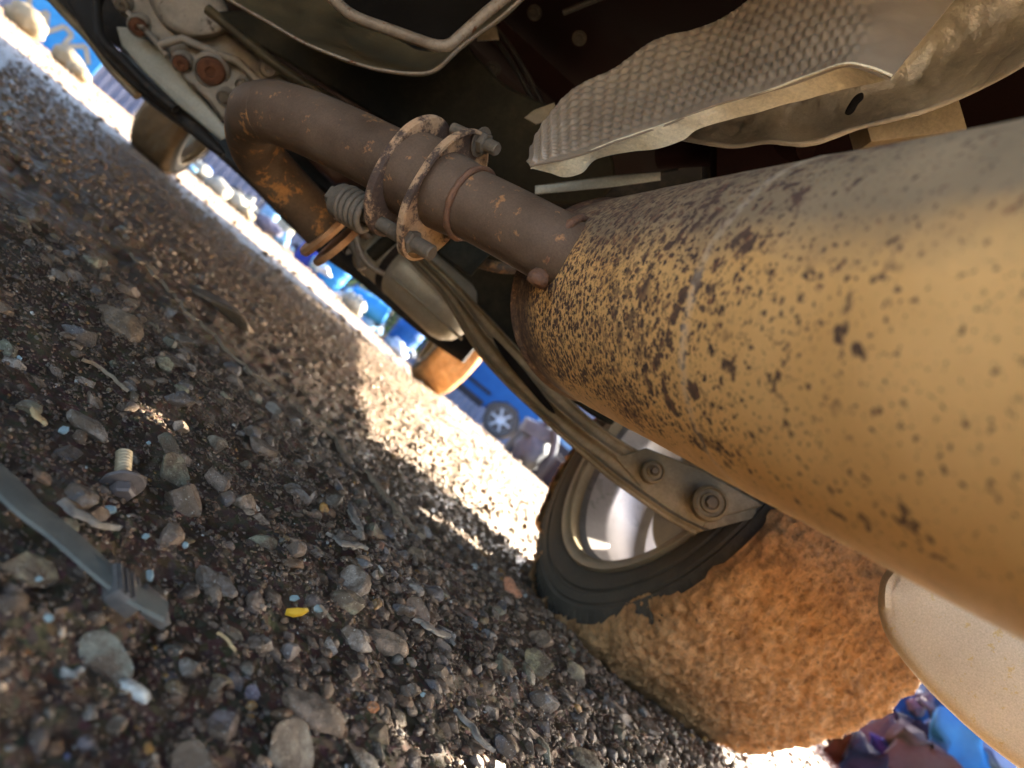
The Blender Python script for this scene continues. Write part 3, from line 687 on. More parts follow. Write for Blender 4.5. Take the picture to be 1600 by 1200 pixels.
# -- muffler
D = ray(480, 400).normalized(); E1 = D.cross(UP).normalized(); E2 = E1.cross(D)
def angp(x, y): r = ray(x, y); return math.atan2(r.dot(E2), r.dot(E1))
t_, b_ = angp(1600, 185), angp(1600, 1003); MR = .075; mid, half = (t_ + b_) / 2, (t_ - b_) / 2
MO = MR / math.sin(half); MAX = CAM + (E1 * math.cos(mid) + E2 * math.sin(mid)) * MO
S_END = .487
prof = [(S_END + .018, .030), (S_END + .016, .050), (S_END + .008, .066), (S_END + .002, .0735), (S_END, .0755), (S_END - .0035, .0765), (S_END - .0065, .0755), (S_END - .008, .0742), (S_END - .014, .0738), (S_END - .03, .0742), (S_END - .06, .0745), (S_END - .1, .0748)]
s = S_END - .11
while s > -.32: prof.append((s, .075)); s -= .006
prof += [(-.325, .0745), (-.335, .066), (-.34, .03)]
NM = 150; rings = []; att = []
for s, r in prof:
    row = []
    for k in range(NM):
        a = 2 * math.pi * k / NM; q = E1 * math.cos(a) + E2 * math.sin(a); R = r
        p = MAX + D * s + q * r
        if s < S_END - .02:
            R += .0005 * mn.noise(p * 14) + .00016 * mn.noise(p * 60)
            R += .0011 * math.exp(-((s - .243) / .0018) ** 2) * (1 + .6 * mn.noise(p * 300))      # circumferential weld
            R -= .0006 * math.exp(-((s - (S_END - .045)) / .002) ** 2)
        row.append(MAX + D * s + q * R); att.append(((S_END - s) / .5, .5 - .5 * math.cos(a - (mid - math.pi) - 0) if False else 0, a))
    rings.append(row)
v, f = loft(rings); muf = link('muffler', v, f, 'muffler', A); auto(muf, 45)
axl = muf.data.attributes.new('axial', 'FLOAT', 'POINT'); trn = muf.data.attributes.new('turn', 'FLOAT', 'POINT')
axl.data.foreach_set('value', [max(0, q[0]) for q in att])
# turn: 0 underneath .. 1 on top, seen over the arc that faces down and outwards
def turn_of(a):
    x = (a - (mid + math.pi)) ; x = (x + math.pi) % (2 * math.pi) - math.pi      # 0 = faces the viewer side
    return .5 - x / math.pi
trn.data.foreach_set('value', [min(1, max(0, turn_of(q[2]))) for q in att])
muf.data.materials.append(M['muf_end'])
# clamshell edge strip of the muffler end
def muf_pt(s, a, r): return MAX + D * s + (E1 * math.cos(a) + E2 * math.sin(a)) * r
def ma(x, y, rr_=MR):
    """angle and station on the shell hit by the ray through a pixel"""
    d = ray(x, y).normalized(); o = CAM - MAX
    dx, dy, ox, oy = d.dot(E1), d.dot(E2), o.dot(E1), o.dot(E2)
    aa_ = dx * dx + dy * dy; bb = dx * ox + dy * oy; cc = ox * ox + oy * oy - rr_ * rr_
    disc = max(0, bb * bb - aa_ * cc); t = (-bb - math.sqrt(disc)) / aa_
    p = CAM + d * t; q = p - MAX; return q.dot(D), math.atan2(q.dot(E2), q.dot(E1)), p
# -- exhaust pipe
JS, JA, JP = ma(882, 392)
pj = [(915, 415, (JP - CAM).dot(_f) + .03), (868, 388, .435), (780, 341, .455), (690, 296, .475), (580, 238, .502), (490, 196, .525), (430, 176, .545), (400, 178, .565)]
path = catmull([P(*q) for q in pj], 8)
pr = [.0232] * len(path)
L_ = len(path)
for i, p in enumerate(path):
    if i > 8 * 2.9: pr[i] = .0238
pipe = tube('exhaust_pipe', path, pr, 'pipe', A, 48, .004)
# elbow cap that turns downwards into the rear pipe
el = catmull([P(430, 176, .545), P(404, 180, .563), P(394, 205, .60), P(404, 240, .635), P(432, 275, .655), P(470, 315, .67), P(512, 362, .685)], 8)
tube('front_elbow', el, list(np.linspace(.0240, .0225, 14)) + [.0222] * (len(el) - 14), 'pipe2', A, 40, .01)
# welded ring where the pipe meets the sleeve, weld at the muffler
pa = (path[4] - path[20]).normalized()
def ring_on(name, c, axis, r, w, mat, wob=.03, n=60, seg=8):
    a, e1, e2 = frame_of(axis); rings = []
    for i in range(n):
        th = 2 * math.pi * i / n; d = e1 * math.cos(th) + e2 * math.sin(th); base = Vector(c) + d * r; k = 1 + wob * 8 * mn.noise(base * 260)
        rings.append([base + (d * math.cos(b) + a * math.sin(b)) * w * k for b in np.linspace(0, 2 * math.pi, seg, endpoint=False)])
    v = [p for q in rings for p in q]; f = []
    for i in range(n):
        for j in range(seg): f.append((i * seg + j, i * seg + (j + 1) % seg, ((i + 1) % n) * seg + (j + 1) % seg, ((i + 1) % n) * seg + j))
    return link(name, v, f, mat, A)
A_ax = (P(*pj[1]) - P(*pj[4])).normalized()
def on_pipe(x): # axis point by pixel x
    best = min(path, key=lambda p: abs(pix(p)[0] - x)); return best
def pix(p):
    q = Vector(p) - CAM; z = q.dot(_f); return 800 + FPX * q.dot(_right) / z, 600 + FPX * q.dot(_down) / z, z
wc = on_pipe(738); ring_on('weld_bead', wc, A_ax, .0240, .0022, 'weld', .05)
sleeve = [on_pipe(738) + A_ax * .001, on_pipe(716), on_pipe(690), on_pipe(668)]
tube('pipe_sleeve', sleeve, [.0245, .0262, .0270, .0272], 'pipe', A, 48, .006)
jc = on_pipe(886) - A_ax * .004; ring_on('weld_bead', jc + A_ax * .006, A_ax, .0243, .0022, 'weld', .09)
for s_, dz in ((834, 437), ):
    o = P(s_ + 6, dz - 3, .415); v, f = revolve_vf([(.001, -.006), (.005, -.004), (.006, 0), (.0045, .005), (.001, .007)], o, A_ax, 14, wob=.5); link('weld_blob', v, f, 'weld', A)
# flanges: two dished oval plates, tied by sprung bolts
img = (_right * -.50 + _down * .865); MJ = (img - A_ax * img.dot(A_ax)).normalized(); MN = A_ax.cross(MJ)
def flange(c, back, ea, eb, th=.0035, lip=.007, sh=0):
    rings = []; n = 90
    for sc_, s in ((.42, 0), (.9, 0), (.985, .001), (1.0, .003), (1.0, lip), (.955, lip + .0005), (.94, lip - .001), (.93, th + .001), (.9, th), (.42, th)):
        row = []
        for i in range(n):
            t = 2 * math.pi * i / n; ct, st = math.cos(t), math.sin(t)
            x = math.copysign(abs(ct) ** .82, ct) * ea * sc_ + sh; y = math.copysign(abs(st) ** .95, st) * eb * sc_ * (1 - .25 * abs(ct) ** 3)
            row.append(c + MJ * x + MN * y - A_ax * s * back)
        rings.append(row)
    rings.append(rings[0]); v, f = loft(rings, False); return auto(link('flange', v, f, 'flange', A), 40)
f1 = on_pipe(652); f2 = on_pipe(690)
flange(f1, 1, .0460, .0315, lip=.0065, sh=.003); flange(f2, -1, .0490, .032, lip=.0065, sh=.003)
tube('gasket_ring', [f1 - A_ax * .002, f2 + A_ax * .002], .0300, 'pipe', A, 40, .02)
def along(c, x, y, s): return c + MJ * x + MN * y + A_ax * s
BX = .041
b0 = along(f1, BX, -.004, -.044); b1 = along(f2, BX, -.004, .024)
def threaded(p, q, r, a0):
    ax_ = (q - p).normalized(); L = (q - p).length; pr_ = [(.0005, 0), (r, 0)]; s_ = a0
    pr_.append((r, s_))
    while s_ < L - .0012: pr_ += [(r * 1.08, s_ + .0004), (r * .9, s_ + .001)]; s_ += .0012
    pr_ += [(r * .85, L), (.0005, L)]
    return revolve('bolt_shank', pr_, p, ax_, 'bolt', A, 20, wob=.02)
threaded(b0, b1, .0052, .055)
hexbolt('bolt_head', b0 + A_ax * .002, -A_ax, .0088, .008, 'bolt', A)
tube('spring_cup', [b0 + A_ax * .003, b0 + A_ax * .009], .0125, 'bolt', A, 24)
cl = (f1 - b0).dot(A_ax) - .018; sp_ = []
for i in range(150):
    t = i / 149; th = t * 5.0 * 2 * math.pi; sp_.append(b0 + A_ax * (.007 + t * cl) + (MJ * math.cos(th) + MN * math.sin(th)) * .0115)
tube('spring', sp_, .0024, 'bolt', A, 10)
b2 = along(f2, -BX, .002, -.02); b3 = along(f2, -BX, .002, .020)
threaded(b2, b3, .0044, .02)
hexbolt('nut', along(f2, -BX, .002, .006), A_ax, .0074, .005, 'bolt', A)
hexbolt('nut', along(f2, BX, -.004, .003), A_ax, .0082, .005, 'bolt', A)
# lower flange at the foot of the rear pipe
ec = el[-1]; ea_ = (el[-1] - el[-5]).normalized()
revolve('flange', [(.010, -.004), (.032, -.004), (.034, 0), (.032, .004), (.010, .004)], ec, ea_, 'copper', A, 40)
revolve('flange', [(.010, .012), (.030, .012), (.031, .015), (.030, .018), (.010, .018)], ec, ea_, 'copper', A, 40)
tube('bolt_shank', [ec + frame_of(ea_)[1] * .026 - ea_ * .012, ec + frame_of(ea_)[1] * .026 + ea_ * .03], .004, 'bolt', A, 12)
# -- dimpled heat shield
FOLD = [(829, 262, .470), (862, 254, .462), (900, 245, .455), (965, 220, .44), (1050, 190, .42), (1125, 165, .405), (1200, 142, .385), (1275, 114, .365), (1320, 99, .352), (1355, 106, .345), (1392, 121, .338)]
LIP = [(829, 263, .470), (858, 270, .470), (882, 277, .468), (910, 270, .463), (932, 249, .458), (978, 239, .448), (1022, 233, .438), (1066, 220, .428), (1092, 202, .42), (1150, 185, .41), (1225, 165, .392), (1300, 145, .372), (1345, 135, .358), (1394, 122, .34)]
TOPC = [(828, 258, .475), (836, 222, .50), (862, 178, .52), (900, 138, .535), (955, 108, .54), (1005, 70, .54), (1045, 52, .535), (1085, 44, .53), (1140, 22, .52), (1240, -45, .49), (1370, -95, .46), (1540, -60, .44)]
def hexd(u, v_, p):
    # pressed dimples, in rows; fading towards the plain end
    X_ = u * 36; Y_ = v_ * 12; j = math.floor(Y_); X2 = X_ + .5 * (j % 2)
    dx, dy = X2 - math.floor(X2) - .5, Y_ - j - .5
    b = math.exp(-(dx * dx * 7.5 + dy * dy * 6)) * .0026
    band = 1 if u < .86 else max(0, 1 - (u - .86) / .07)
    return b * band * min(1, v_ * 8) + .0025 * mn.noise(p * 14) + .0009 * mn.noise(p * 50)
# rows run obliquely: shear the parameter
g = between(FOLD, TOPC, 300, 96, 0.0)
SH = sheet('heat_shield', g, 'shield', A, .0012, disp=lambda u, v_, p: hexd((u + v_ * .12), v_, p))
g = between(FOLD, LIP, 160, 10)
M['lip'] = weathered('lit_shield_edge', (.62, .53, .36), (.78, .70, .50), 25, .55, .15, bumps=.5, fine=500)  # lip coloured paler than its sheet to imitate light from behind
sheet('shield_lip', g, 'lip', SH, .0012, disp=lambda u, v_, p: .0010 * mn.noise(p * 70))
# -- crumpled shield behind
B2 = [(1060, 215, .50), (1110, 224, .49), (1150, 228, .485), (1200, 221, .475), (1262, 223, .465), (1337, 200, .45), (1395, 186, .44), (1450, 171, .43), (1525, 139, .41), (1600, 98, .385), (1680, 40, .37)]
T2 = [(1050, 170, .48), (1150, 120, .46), (1250, 60, .44), (1330, 60, .43), (1400, 40, .42), (1450, 0, .42), (1520, -40, .41), (1600, -80, .40), (1700, -100, .40)]
g = between(B2, T2, 180, 80, .02)
def crum(u, v_, p): return .005 * mn.noise(p * 14) + .0022 * abs(mn.noise(p * 45)) * (1 if u > .55 else .4) + .0008 * mn.noise(p * 130)
S2 = sheet('crumpled_shield', g, 'crumple', A, .001, disp=crum)
pillow('slot_shade', [(1320, 176, .425), (1328, 160, .424), (1338, 148, .423), (1348, 145, .422), (1349, 154, .422), (1341, 163, .423), (1334, 175, .424), (1326, 180, .425)], .004, 'black', S2, 1, .001)  # black patch painted for the shade inside the hole
tube('shield_rim', [P(*q) for q in interp_curve(B2, 60)], .0018, 'crumple', S2, 8)
box('bracket', P(1412, 190, .475), _right * .032 - _down * .004, _down * .014 + _right * .004, _f * .012, 'arm', A, .002)
box('bracket', P(1270, 240, .60), _right * .085, _down * .03, _f * .01, 'floor', A, .002)
box('bracket', P(1150, 262, .66), _right * .03 + _down * .02, _down * .04, _f * .01, 'dark', A, .002)
for c_, e_ in (((850, 180), .6), ): pillow('clip', [(819, 184, .60), (834, 172, .60), (866, 160, .60), (868, 166, .60), (850, 190, .60), (838, 195, .60)], .004, 'arm', A, 2, .001, smooth_outline=False)
# -- oily pan with bent rod
PANB = [(330, -20, .60), (359, 0, .60), (418, 34, .585), (480, 69, .57), (559, 100, .56), (606, 111, .55), (652, 115, .545), (680, 109, .54), (715, 78, .54), (745, 54, .54), (777, 31, .54), (830, -15, .54)]
PANT = [(400, -60, .66), (440, -40, .66), (520, -10, .65), (560, 25, .64), (600, 52, .62), (630, 66, .61), (652, 78, .60), (680, 80, .59), (705, 68, .59), (740, 40, .59), (775, 10, .59), (820, -40, .60)]
sheet('sump_pan', between(PANB, PANT, 90, 16, .01), 'pan', A, .002, disp=lambda u, v_, p: .001 * mn.noise(p * 40))
tube('pan_rim', [P(*q) for q in interp_curve(PANB, 80)], .0014, 'rod', A, 8)
tube('bent_rod', catmull([P(508, -14, .545), P(528, 6, .54), P(556, 27, .535), P(610, 47, .53), P(652, 62, .525), P(680, 71, .52), P(702, 70, .52), P(722, 54, .52), P(760, 20, .52), P(800, -12, .52)], 8), .0044, 'rod', A, 16, .03)
pillow('dark_interior', [(420, -80, .68), (860, -80, .68), (800, -10, .66), (745, 45, .655), (680, 90, .65), (620, 75, .65), (540, 40, .66), (470, 0, .67)], .05, 'black', A, 3)  # black slab added for the shaded interior above the rod
# -- wide dark panel behind the pipe (tunnel shield) and its ridge
TP = [(330, 20, .82), (440, 92, .80), (535, 150, .78), (640, 215, .76), (760, 300, .76), (905, 318, .74), (960, 285, .72), (940, 215, .72), (862, 168, .73), (790, 132, .74), (745, 88, .75), (700, 50, .76), (560, 30, .80)]
pillow('tunnel_panel', TP, .02, 'olive', A, 6, .008)
tube('panel_ridge', [P(*q) for q in interp_curve([(325, 15, .80), (380, 60, .795), (440, 108, .79), (500, 146, .78), (560, 180, .77), (640, 222, .76)], 40)], .006, 'pan', A, 12, .1)
pillow('side_rail', [(690, 285, .85), (835, 290, .83), (1060, 262, .80), (1120, 215, .78), (1180, 260, .77), (1170, 330, .77), (900, 360, .83), (700, 330, .87)], .05, 'dark', A, 4)
pillow('rail_edge', [(836, 290, .60), (960, 274, .59), (1032, 268, .585), (1032, 282, .585), (960, 292, .59), (836, 304, .60)], .012, 'plate', A, 2, .002, smooth_outline=False)
tube('cross_tube', [P(1030, 240, .66), P(1180, 230, .62), P(1260, 225, .58)], .014, 'floor', A, 16)
box('floor_rib', P(770, 60, .95), (_right * .10 + _down * .09), (_right * .012 - _down * .012), _f * .03, 'floor', A, .004)
box('floor_rib', P(1520, 195, .60), _right * .09 - _down * .02, _down * .03, _f * .02, 'floor', A, .004)
# -- gearbox housing
GB = [(150, -60, .90), (178, 5, .90), (203, 34, .90), (252, 66, .89), (268, 92, .89), (288, 124, .88), (325, 158, .88), (348, 188, .88), (390, 200, .87), (440, 200, .86), (480, 178, .86), (462, 140, .86), (425, 100, .87), (370, 62, .88), (330, 10, .89), (320, -60, .90)]
pillow('gearbox_housing', GB, .09, 'alu', A, 7, .012, wob=.002)
pillow('gearbox_dome', [(230, -30, .87), (236, 8, .87), (258, 42, .865), (295, 60, .86), (335, 58, .86), (362, 40, .86), (350, 0, .87), (320, -40, .87)], .04, 'alu', A, 14, .02)
def boss(x, y, rpx, d, mat, hole=True, name='boss'):
    r = rpx / FPX * d; c = P(x, y, d); ax = (CAM - c).normalized() * .85 + _right * -.2 + _down * .25; ax.normalize()
    pr_ = [(r * 1.5, -.01), (r * 1.45, .001), (r * 1.25, .004)]
    revolve('boss', pr_ + [(r * 1.2, .0005), (.0005, .0005)], c, ax, 'alu', A, 30)
    if hole: revolve('bolt', [(r * 1.12, -.002), (r * 1.12, .004), (r, .006), (r * .45, .0065), (r * .36, .003), (.0004, .003)], c, ax, mat, A, 24, wob=.06)
    else: hexbolt('bolt', c, ax, r, .006, mat, A)
boss(331, 111, 19, .872, 'bolt_rust'); boss(284, 98, 11, .876, 'bolt_rust'); boss(217, 41, 12, .89, 'bolt_rust'); boss(192, 6, 9, .89, 'bolt'); boss(351, 152, 9, .868, 'bolt', False); boss(379, 132, 8, .866, 'alu', False)
boss(420, 106, 11, .858, 'alu')
tube('gearbox_rib', [P(250, 70, .87), P(285, 60, .87), (P(330, 80, .868)), P(372, 96, .862), P(405, 128, .86), P(420, 170, .86)], .005, 'alu', A, 10, .1)
tube('gearbox_rib', [P(200, 20, .89), P(240, 60, .885), P(262, 88, .88)], .004, 'alu', A, 10, .1)
# pale flat plate and black rails under the gearbox
pillow('sump_guard', [(182, 42, .93), (205, 42, .93), (262, 88, .92), (300, 135, .915), (330, 170, .91), (358, 204, .905), (356, 215, .905), (345, 219, .905), (322, 200, .91), (280, 166, .92), (225, 112, .925), (190, 72, .93)], .03, 'plate', A, 4, .004, smooth_outline=False)
pillow('guard_rail', [(98, -30, .96), (165, -30, .96), (158, 25, .96), (166, 58, .955), (205, 98, .95), (255, 146, .945), (300, 182, .94), (335, 216, .935), (352, 240, .93), (330, 236, .93), (270, 186, .94), (215, 142, .945), (165, 92, .955), (120, 30, .96)], .05, 'dark', A, 4, .01)
tube('hose', catmull([P(150, -20, .94), P(153, 30, .94), P(160, 62, .935), P(190, 92, .93), P(235, 138, .925), P(275, 170, .92)], 6), .006, 'dark', A, 12)
tube('guard_edge', catmull([P(62, -22, 1.0), P(100, 20, 1.0), P(140, 62, 1.0), P(172, 105, .99), P(215, 150, .98)], 6), .006, 'arm', A, 10)
box('inner_panel', P(130, -10, 1.15), _right * .09 + _down * .06, _down * .05, _f * .02, 'dark', A, .004)
tube('brake_pipe', [P(358, 215, .90), P(400, 262, .90), P(440, 318, .91), P(470, 352, .92)], .003, 'copper', A, 8)
# cross member: long dark beam whose lower edge bounds the bright strip
CB = [(176, 100, 1.5), (215, 148, 1.48), (280, 196, 1.45), (330, 236, 1.42), (392, 292, 1.38), (440, 342, 1.35), (500, 398, 1.3), (560, 440, 1.27), (622, 492, 1.22), (668, 530, 1.2), (722, 566, 1.17)]
CT = [(x + 60, y - 74, d + .02) for x, y, d in CB]
g = between(CB, CT, 80, 14, .0); M['beam'] = M['dark']
def beam():
    rings = []
    a = interp_curve(CB, 60); b = interp_curve(CT, 60)
    for i in range(60):
        lo = P(*a[i]); hi = P(*b[i]); n = (hi - lo).normalized(); k = _f * .05
        rings.append([lo, lo + n * .01 - _f * .006, hi - n * .01 - _f * .006, hi, hi + k, lo + k])
    v, f = loft(rings); return auto(link('cross_member', v, f, 'dark', A), 30)
beam()
# engine bits between the down pipe and the beam
for (x0, y0, x1, y1, r, d, mt) in ((380, 232, 470, 330, 22, 1.05, 'dark'), (540, 345, 615, 330, 26, .95, 'black'), (470, 300, 560, 380, 30, 1.1, 'dark'), (545, 372, 566, 420, 10, .9, 'bolt'), (560, 300, 600, 420, 30, 1.12, 'dark')):
    tube('engine_mount', [P(x0, y0, d), P((x0 + x1) / 2 + 4, (y0 + y1) / 2 - 3, d), P(x1, y1, d)], [r / FPX * d * q for q in (.8, 1, .85)], mt, A, 20, .15)
tube('hose', catmull([P(556, 352, .86), P(560, 385, .86), P(575, 412, .86), P(600, 428, .86)], 6), .0035, 'rod', A, 10)
# -- light metal tank
tp0, tp1 = P(598, 388, 1.02), P(716, 494, .98); tx = (tp1 - tp0).normalized(); tl = (tp1 - tp0).length
revolve('fuel_filter', [(.002, 0), (.043, 0), (.046, .003), (.046, tl - .012), (.043, tl), (.034, tl + .012), (.018, tl + .018), (.002, tl + .02)], tp0, tx, 'tank', A, 64)
tube('filter_band', [tp0 + tx * .038, tp0 + tx * .050], .0475, 'dark', A, 48)
tube('filter_band', [tp0 - tx * .01, tp0 + tx * .006], .0475, 'arm', A, 48)
tube('filter_highlight', catmull([P(612, 432, .955), P(660, 474, .945), P(706, 516, .94), P(722, 530, .94)], 5), .0022, 'rim', A, 8)  # pale tube imitating the highlight along the tank's lower edge
tube('bracket_strap', [P(580, 400, .94), P(618, 366, .93), P(636, 345, .93)], .010, 'olive', A, 8)
pillow('mount_block', [(686, 394, .70), (720, 362, .70), (768, 396, .69), (737, 431, .69), (728, 428, .69)], .05, 'olive', A, 2, .003, smooth_outline=False)
tube('brake_pipe', catmull([P(742, 408, .72), P(780, 418, .72), P(812, 418, .72), P(850, 405, .72)], 5), .006, 'pipe2', A, 12)
pillow('tank_panel', [(640, 380, 1.02), (700, 370, 1.02), (860, 430, .98), (905, 560, .90), (960, 660, .86), (900, 632, .87), (800, 538, .92), (735, 470, .97)], .04, 'olive', A, 4, .01)
# -- pressed suspension arm, channel section
LO = [(622, 384, .90), (655, 420, .885), (694, 462, .87), (744, 544, .845), (790, 597, .825), (835, 640, .81), (886, 687, .79), (922, 718, .775), (957, 748, .765), (1012, 787, .755), (1054, 814, .75), (1088, 833, .745)]
HI = [(640, 374, .90), (672, 404, .885), (712, 440, .87), (762, 492, .85), (812, 545, .83), (868, 600, .81), (925, 655, .79), (985, 697, .77), (1040, 722, .765), (1100, 755, .755), (1150, 780, .75), (1215, 800, .745)]
def chan(u, v_, p):
    e = .014 * (math.exp(-((v_ - .06) / .07) ** 2) + .9 * math.exp(-((v_ - .52) / .10) ** 2) * (1 if u < .62 else max(0, 1 - (u - .62) / .12)) + .6 * math.exp(-((v_ - .95) / .06) ** 2) * (1 - u))
    return e + .0006 * mn.noise(p * 40)
sheet('suspension_arm', between(LO, HI, 120, 50), 'arm', A, .004, disp=chan)
tube('arm_edge', [P(q[0], q[1], q[2] - .006) for q in interp_curve(LO, 60)], .0028, 'arm', A, 8)
pillow('arm_plate', [(960, 715, .765), (1010, 700, .765), (1100, 735, .755), (1215, 800, .745), (1190, 792, .745), (1152, 802, .745), (1108, 812, .742), (1097, 824, .742), (1088, 833, .742), (1060, 812, .745), (1010, 772, .755)], .02, 'arm', A, 3, .004, smooth_outline=False)
def bush(x, y, r, d):
    c = P(x, y, d); ax = (CAM - c).normalized() * .9 + _right * .2 - _down * .1; k = d / FPX
    revolve('bushing', [(r * 1.25 * k, -.01), (r * 1.2 * k, .002), (r * k, .004), (r * .92 * k, .001), (r * .72 * k, .001), (r * .68 * k, .005), (r * .5 * k, .006), (r * .46 * k, .002), (.0004, .002)], c, ax, 'arm', A, 40)
    hexbolt('bolt', c + ax.normalized() * .003, ax, r * .42 * k, .006, 'bolt', A)
bush(1021, 737, 15, .745); bush(1110, 786, 23, .725)
pillow('groove_shade', [(770, 527, .80), (790, 545, .79), (822, 582, .785), (850, 618, .78), (868, 645, .775), (852, 637, .778), (815, 594, .788), (786, 558, .795)], .004, 'black', A, 1, .001)  # black strip added as the shade in the groove between the ridges
# -- speckled silencer at the right
SL = [(1372, 932, .50), (1376, 968, .50), (1390, 1002, .495), (1422, 1046, .485), (1462, 1090, .475), (1530, 1152, .46), (1600, 1206, .445), (1720, 1290, .42), (1850, 1270, .40), (1800, 1050, .42), (1660, 960, .45), (1500, 870, .48), (1420, 868, .49), (1382, 896, .50)]
pillow('rear_silencer', SL, .075, 'sil', A, 22, .014, wob=.0006)

for x0, y0, x1, y1, d in ((700, -20, 840, 170, .80), (712, -24, 850, 166, .80), (880, 20, 1000, -30, .75)):
    tube('brake_pipe', catmull([P(x0, y0, d), P((x0 + x1) / 2 + 12, (y0 + y1) / 2 - 4, d), P(x1, y1, d)], 8), .003, 'dark', A, 8)
for x, y, d in ((835, 20, .78), (770, 108, .78), (905, 60, .8), (1150, 205, .6)):
    hexbolt('bolt', P(x, y, d), (CAM - P(x, y, d)).normalized() + UP * -.4, .006, .005, 'dark', A)
for i in range(5):
    a = P(905 + i * 16, -10 + i * 5, .86); box('pressed_rib', a, (_down * .8 + _right * .5) * .07, _right * .006 - _down * .003, _f * .01, 'floor', A, .003)
pillow('brake_clip', [(742, 40, .77), (775, 40, .77), (780, 62, .77), (746, 64, .77)], .01, 'arm', A, 2, .002, smooth_outline=False)
# ------------------------------------------------------------------ small things on the ground
def mat_plain(name, c, rough=.5, metal=0, trans=0, bumps=None, c2=None, scale=60):
    m, nt, bs = newmat(name); co = objco(nt)
    setc(nt, bs, ramp(nt, noise_n(nt, co, scale, 6, .7), [(.3, c), (.7, c2 or tuple(min(1, x * 1.5) for x in c))]))
    bs.inputs['Roughness'].default_value = rough; bs.inputs['Metallic'].default_value = metal
    if trans: bs.inputs['Transmission Weight'].default_value = trans; bs.inputs['IOR'].default_value = 1.5
    bump(nt, bs, [(noise_n(nt, co, bumps or 300, 5, .7), .35, .0008)]); M[name] = m; return m
mat_plain('strap_metal', (.035, .036, .028), .8, .0, c2=(.10, .095, .07), scale=35)
mat_plain('clamp_metal', (.025, .026, .026), .5, .3, c2=(.09, .08, .07), scale=90)
mat_plain('thread_steel', (.22, .16, .09), .5, .5, c2=(.42, .33, .2), scale=140)
mat_plain('dark_steel', (.035, .026, .022), .6, .2, c2=(.11, .085, .07), scale=120)
mat_plain('yellow_bit', (.42, .20, .006), .5, c2=(.62, .34, .02), scale=120)
mat_plain('wood_grey', (.08, .066, .048), .85, c2=(.17, .145, .11), scale=200)
mat_plain('twig_brown', (.10, .065, .035), .8, c2=(.20, .14, .08), scale=200)
mat_plain('leaf_tan', (.22, .13, .05), .7, c2=(.42, .28, .12), scale=200)
mat_plain('glass_bit', (.22, .30, .28), .08, trans=.55, c2=(.5, .6, .57), scale=80, bumps=500)
def gz(x, y, h=0.0):
    """point on the ground under a pixel, raised by h"""
    p = G(x, y, h); p = G(x, y, float(ground_z(p.x, p.y)) + h); return p
def ribbon(name, mid, wpx, th, mat, parent=None, lift=.004, n=60, camber=0.0, wv=0.0, straight=False):
    c = interp_curve([(a, b, 0) for a, b in mid], n); rings = []
    z0 = float(np.mean([gz(q[0], q[1]).z for q in c])) + lift
    pts = [G(q[0], q[1], z0) if straight else gz(q[0], q[1], lift) for q in c]
    zs = np.convolve([p.z for p in pts], np.ones(15) / 15, 'same'); 
    zs[:7] = zs[7]; zs[-7:] = zs[-8]
    if straight:
        zs = [p.z for p in pts]
    for i, p in enumerate(pts): p.z = zs[i]
    for i, p in enumerate(pts):
        t = (pts[min(i + 1, n - 1)] - pts[max(i - 1, 0)]).normalized(); s = t.cross(UP).normalized(); nn = s.cross(t)
        d = (p - CAM).dot(_f); wr = wpx(i / (n - 1)) if callable(wpx) else wpx; h = wr / FPX * d / 2
        k = 1 + wv * mn.noise(p * 120)
        ring = [s * -h * k, s * -h * k * .9 + nn * th, s * -h * .3 + nn * (th + camber), s * h * .3 + nn * (th + camber), s * h * k * .9 + nn * th, s * h * k, s * h * .9 * k - nn * th * .2, s * -h * k * .9 - nn * th * .2]
        rings.append([p + q + nn * wv * .004 * mn.noise(p * 90) for q in ring])
    v, f = loft(rings); return auto(link(name, v, f, mat, parent), 40)
st = thing('metal_strap', 'flat grey metal strap with clamp running in from the edge over the mud', 'strap', tuple(gz(140, 885)))
ribbon('band', [(-60, 700), (0, 752), (45, 797), (95, 836), (150, 885), (182, 912), (215, 935), (258, 958)], lambda t: 76 - 22 * t, .0012, 'strap_metal', st, .010, 80, .0006, straight=True)
cb_ = gz(190, 922, .010); ta = (gz(215, 940, .014) - gz(165, 900, .014)).normalized(); ts = ta.cross(UP).normalized(); tn = ts.cross(ta)
box('clamp', cb_, ta * .0062, ts * .0088, tn * .0034, 'clamp_metal', st, .0015)
box('clamp_tab', cb_ + ta * .002 + tn * .0035, ta * .0010, ts * .005, tn * .0003, 'thread_steel', st, .0001)
box('clamp_tail', gz(240, 948, .011), ta * .006, ts * .0075, tn * .0022, 'clamp_metal', st, .001)
for k_ in range(4): box('clamp_ridge', cb_ + ta * (-.0045 + .003 * k_) + tn * .0034, ta * .0007, ts * .0078, tn * .0006, 'clamp_metal', st, .0002)
# the bolt
p0 = gz(193, 704, .007); p1 = gz(191, 790, .009); bax = (p1 - p0).normalized(); 
db = (gz(190, 760) - CAM).dot(_f); kk = db / FPX
bo = thing('threaded_bolt', 'loose threaded bolt with flange washer standing in the wet dirt', 'bolt', tuple(gz(190, 760)))
tip = P(194, 706, db * 1.02); neck = P(191, 757, db * .985); bax = (neck - tip).normalized()
prof = [(.001, 0)]; NT = 11; Lb = (neck - tip).length
for i in range(NT):
    s = Lb * i / NT; prof += [(10.2 * kk, s + Lb * .1 / NT), (12.4 * kk, s + Lb * .45 / NT), (12.4 * kk, s + Lb * .6 / NT), (10.2 * kk, s + Lb * .95 / NT)]
prof.append((9 * kk, Lb)); hint_ = (CAM - neck)
bax2 = (bax + (CAM - neck).normalized() * .10).normalized()
revolve('thread', prof, tip, bax, 'thread_steel', bo, 30)
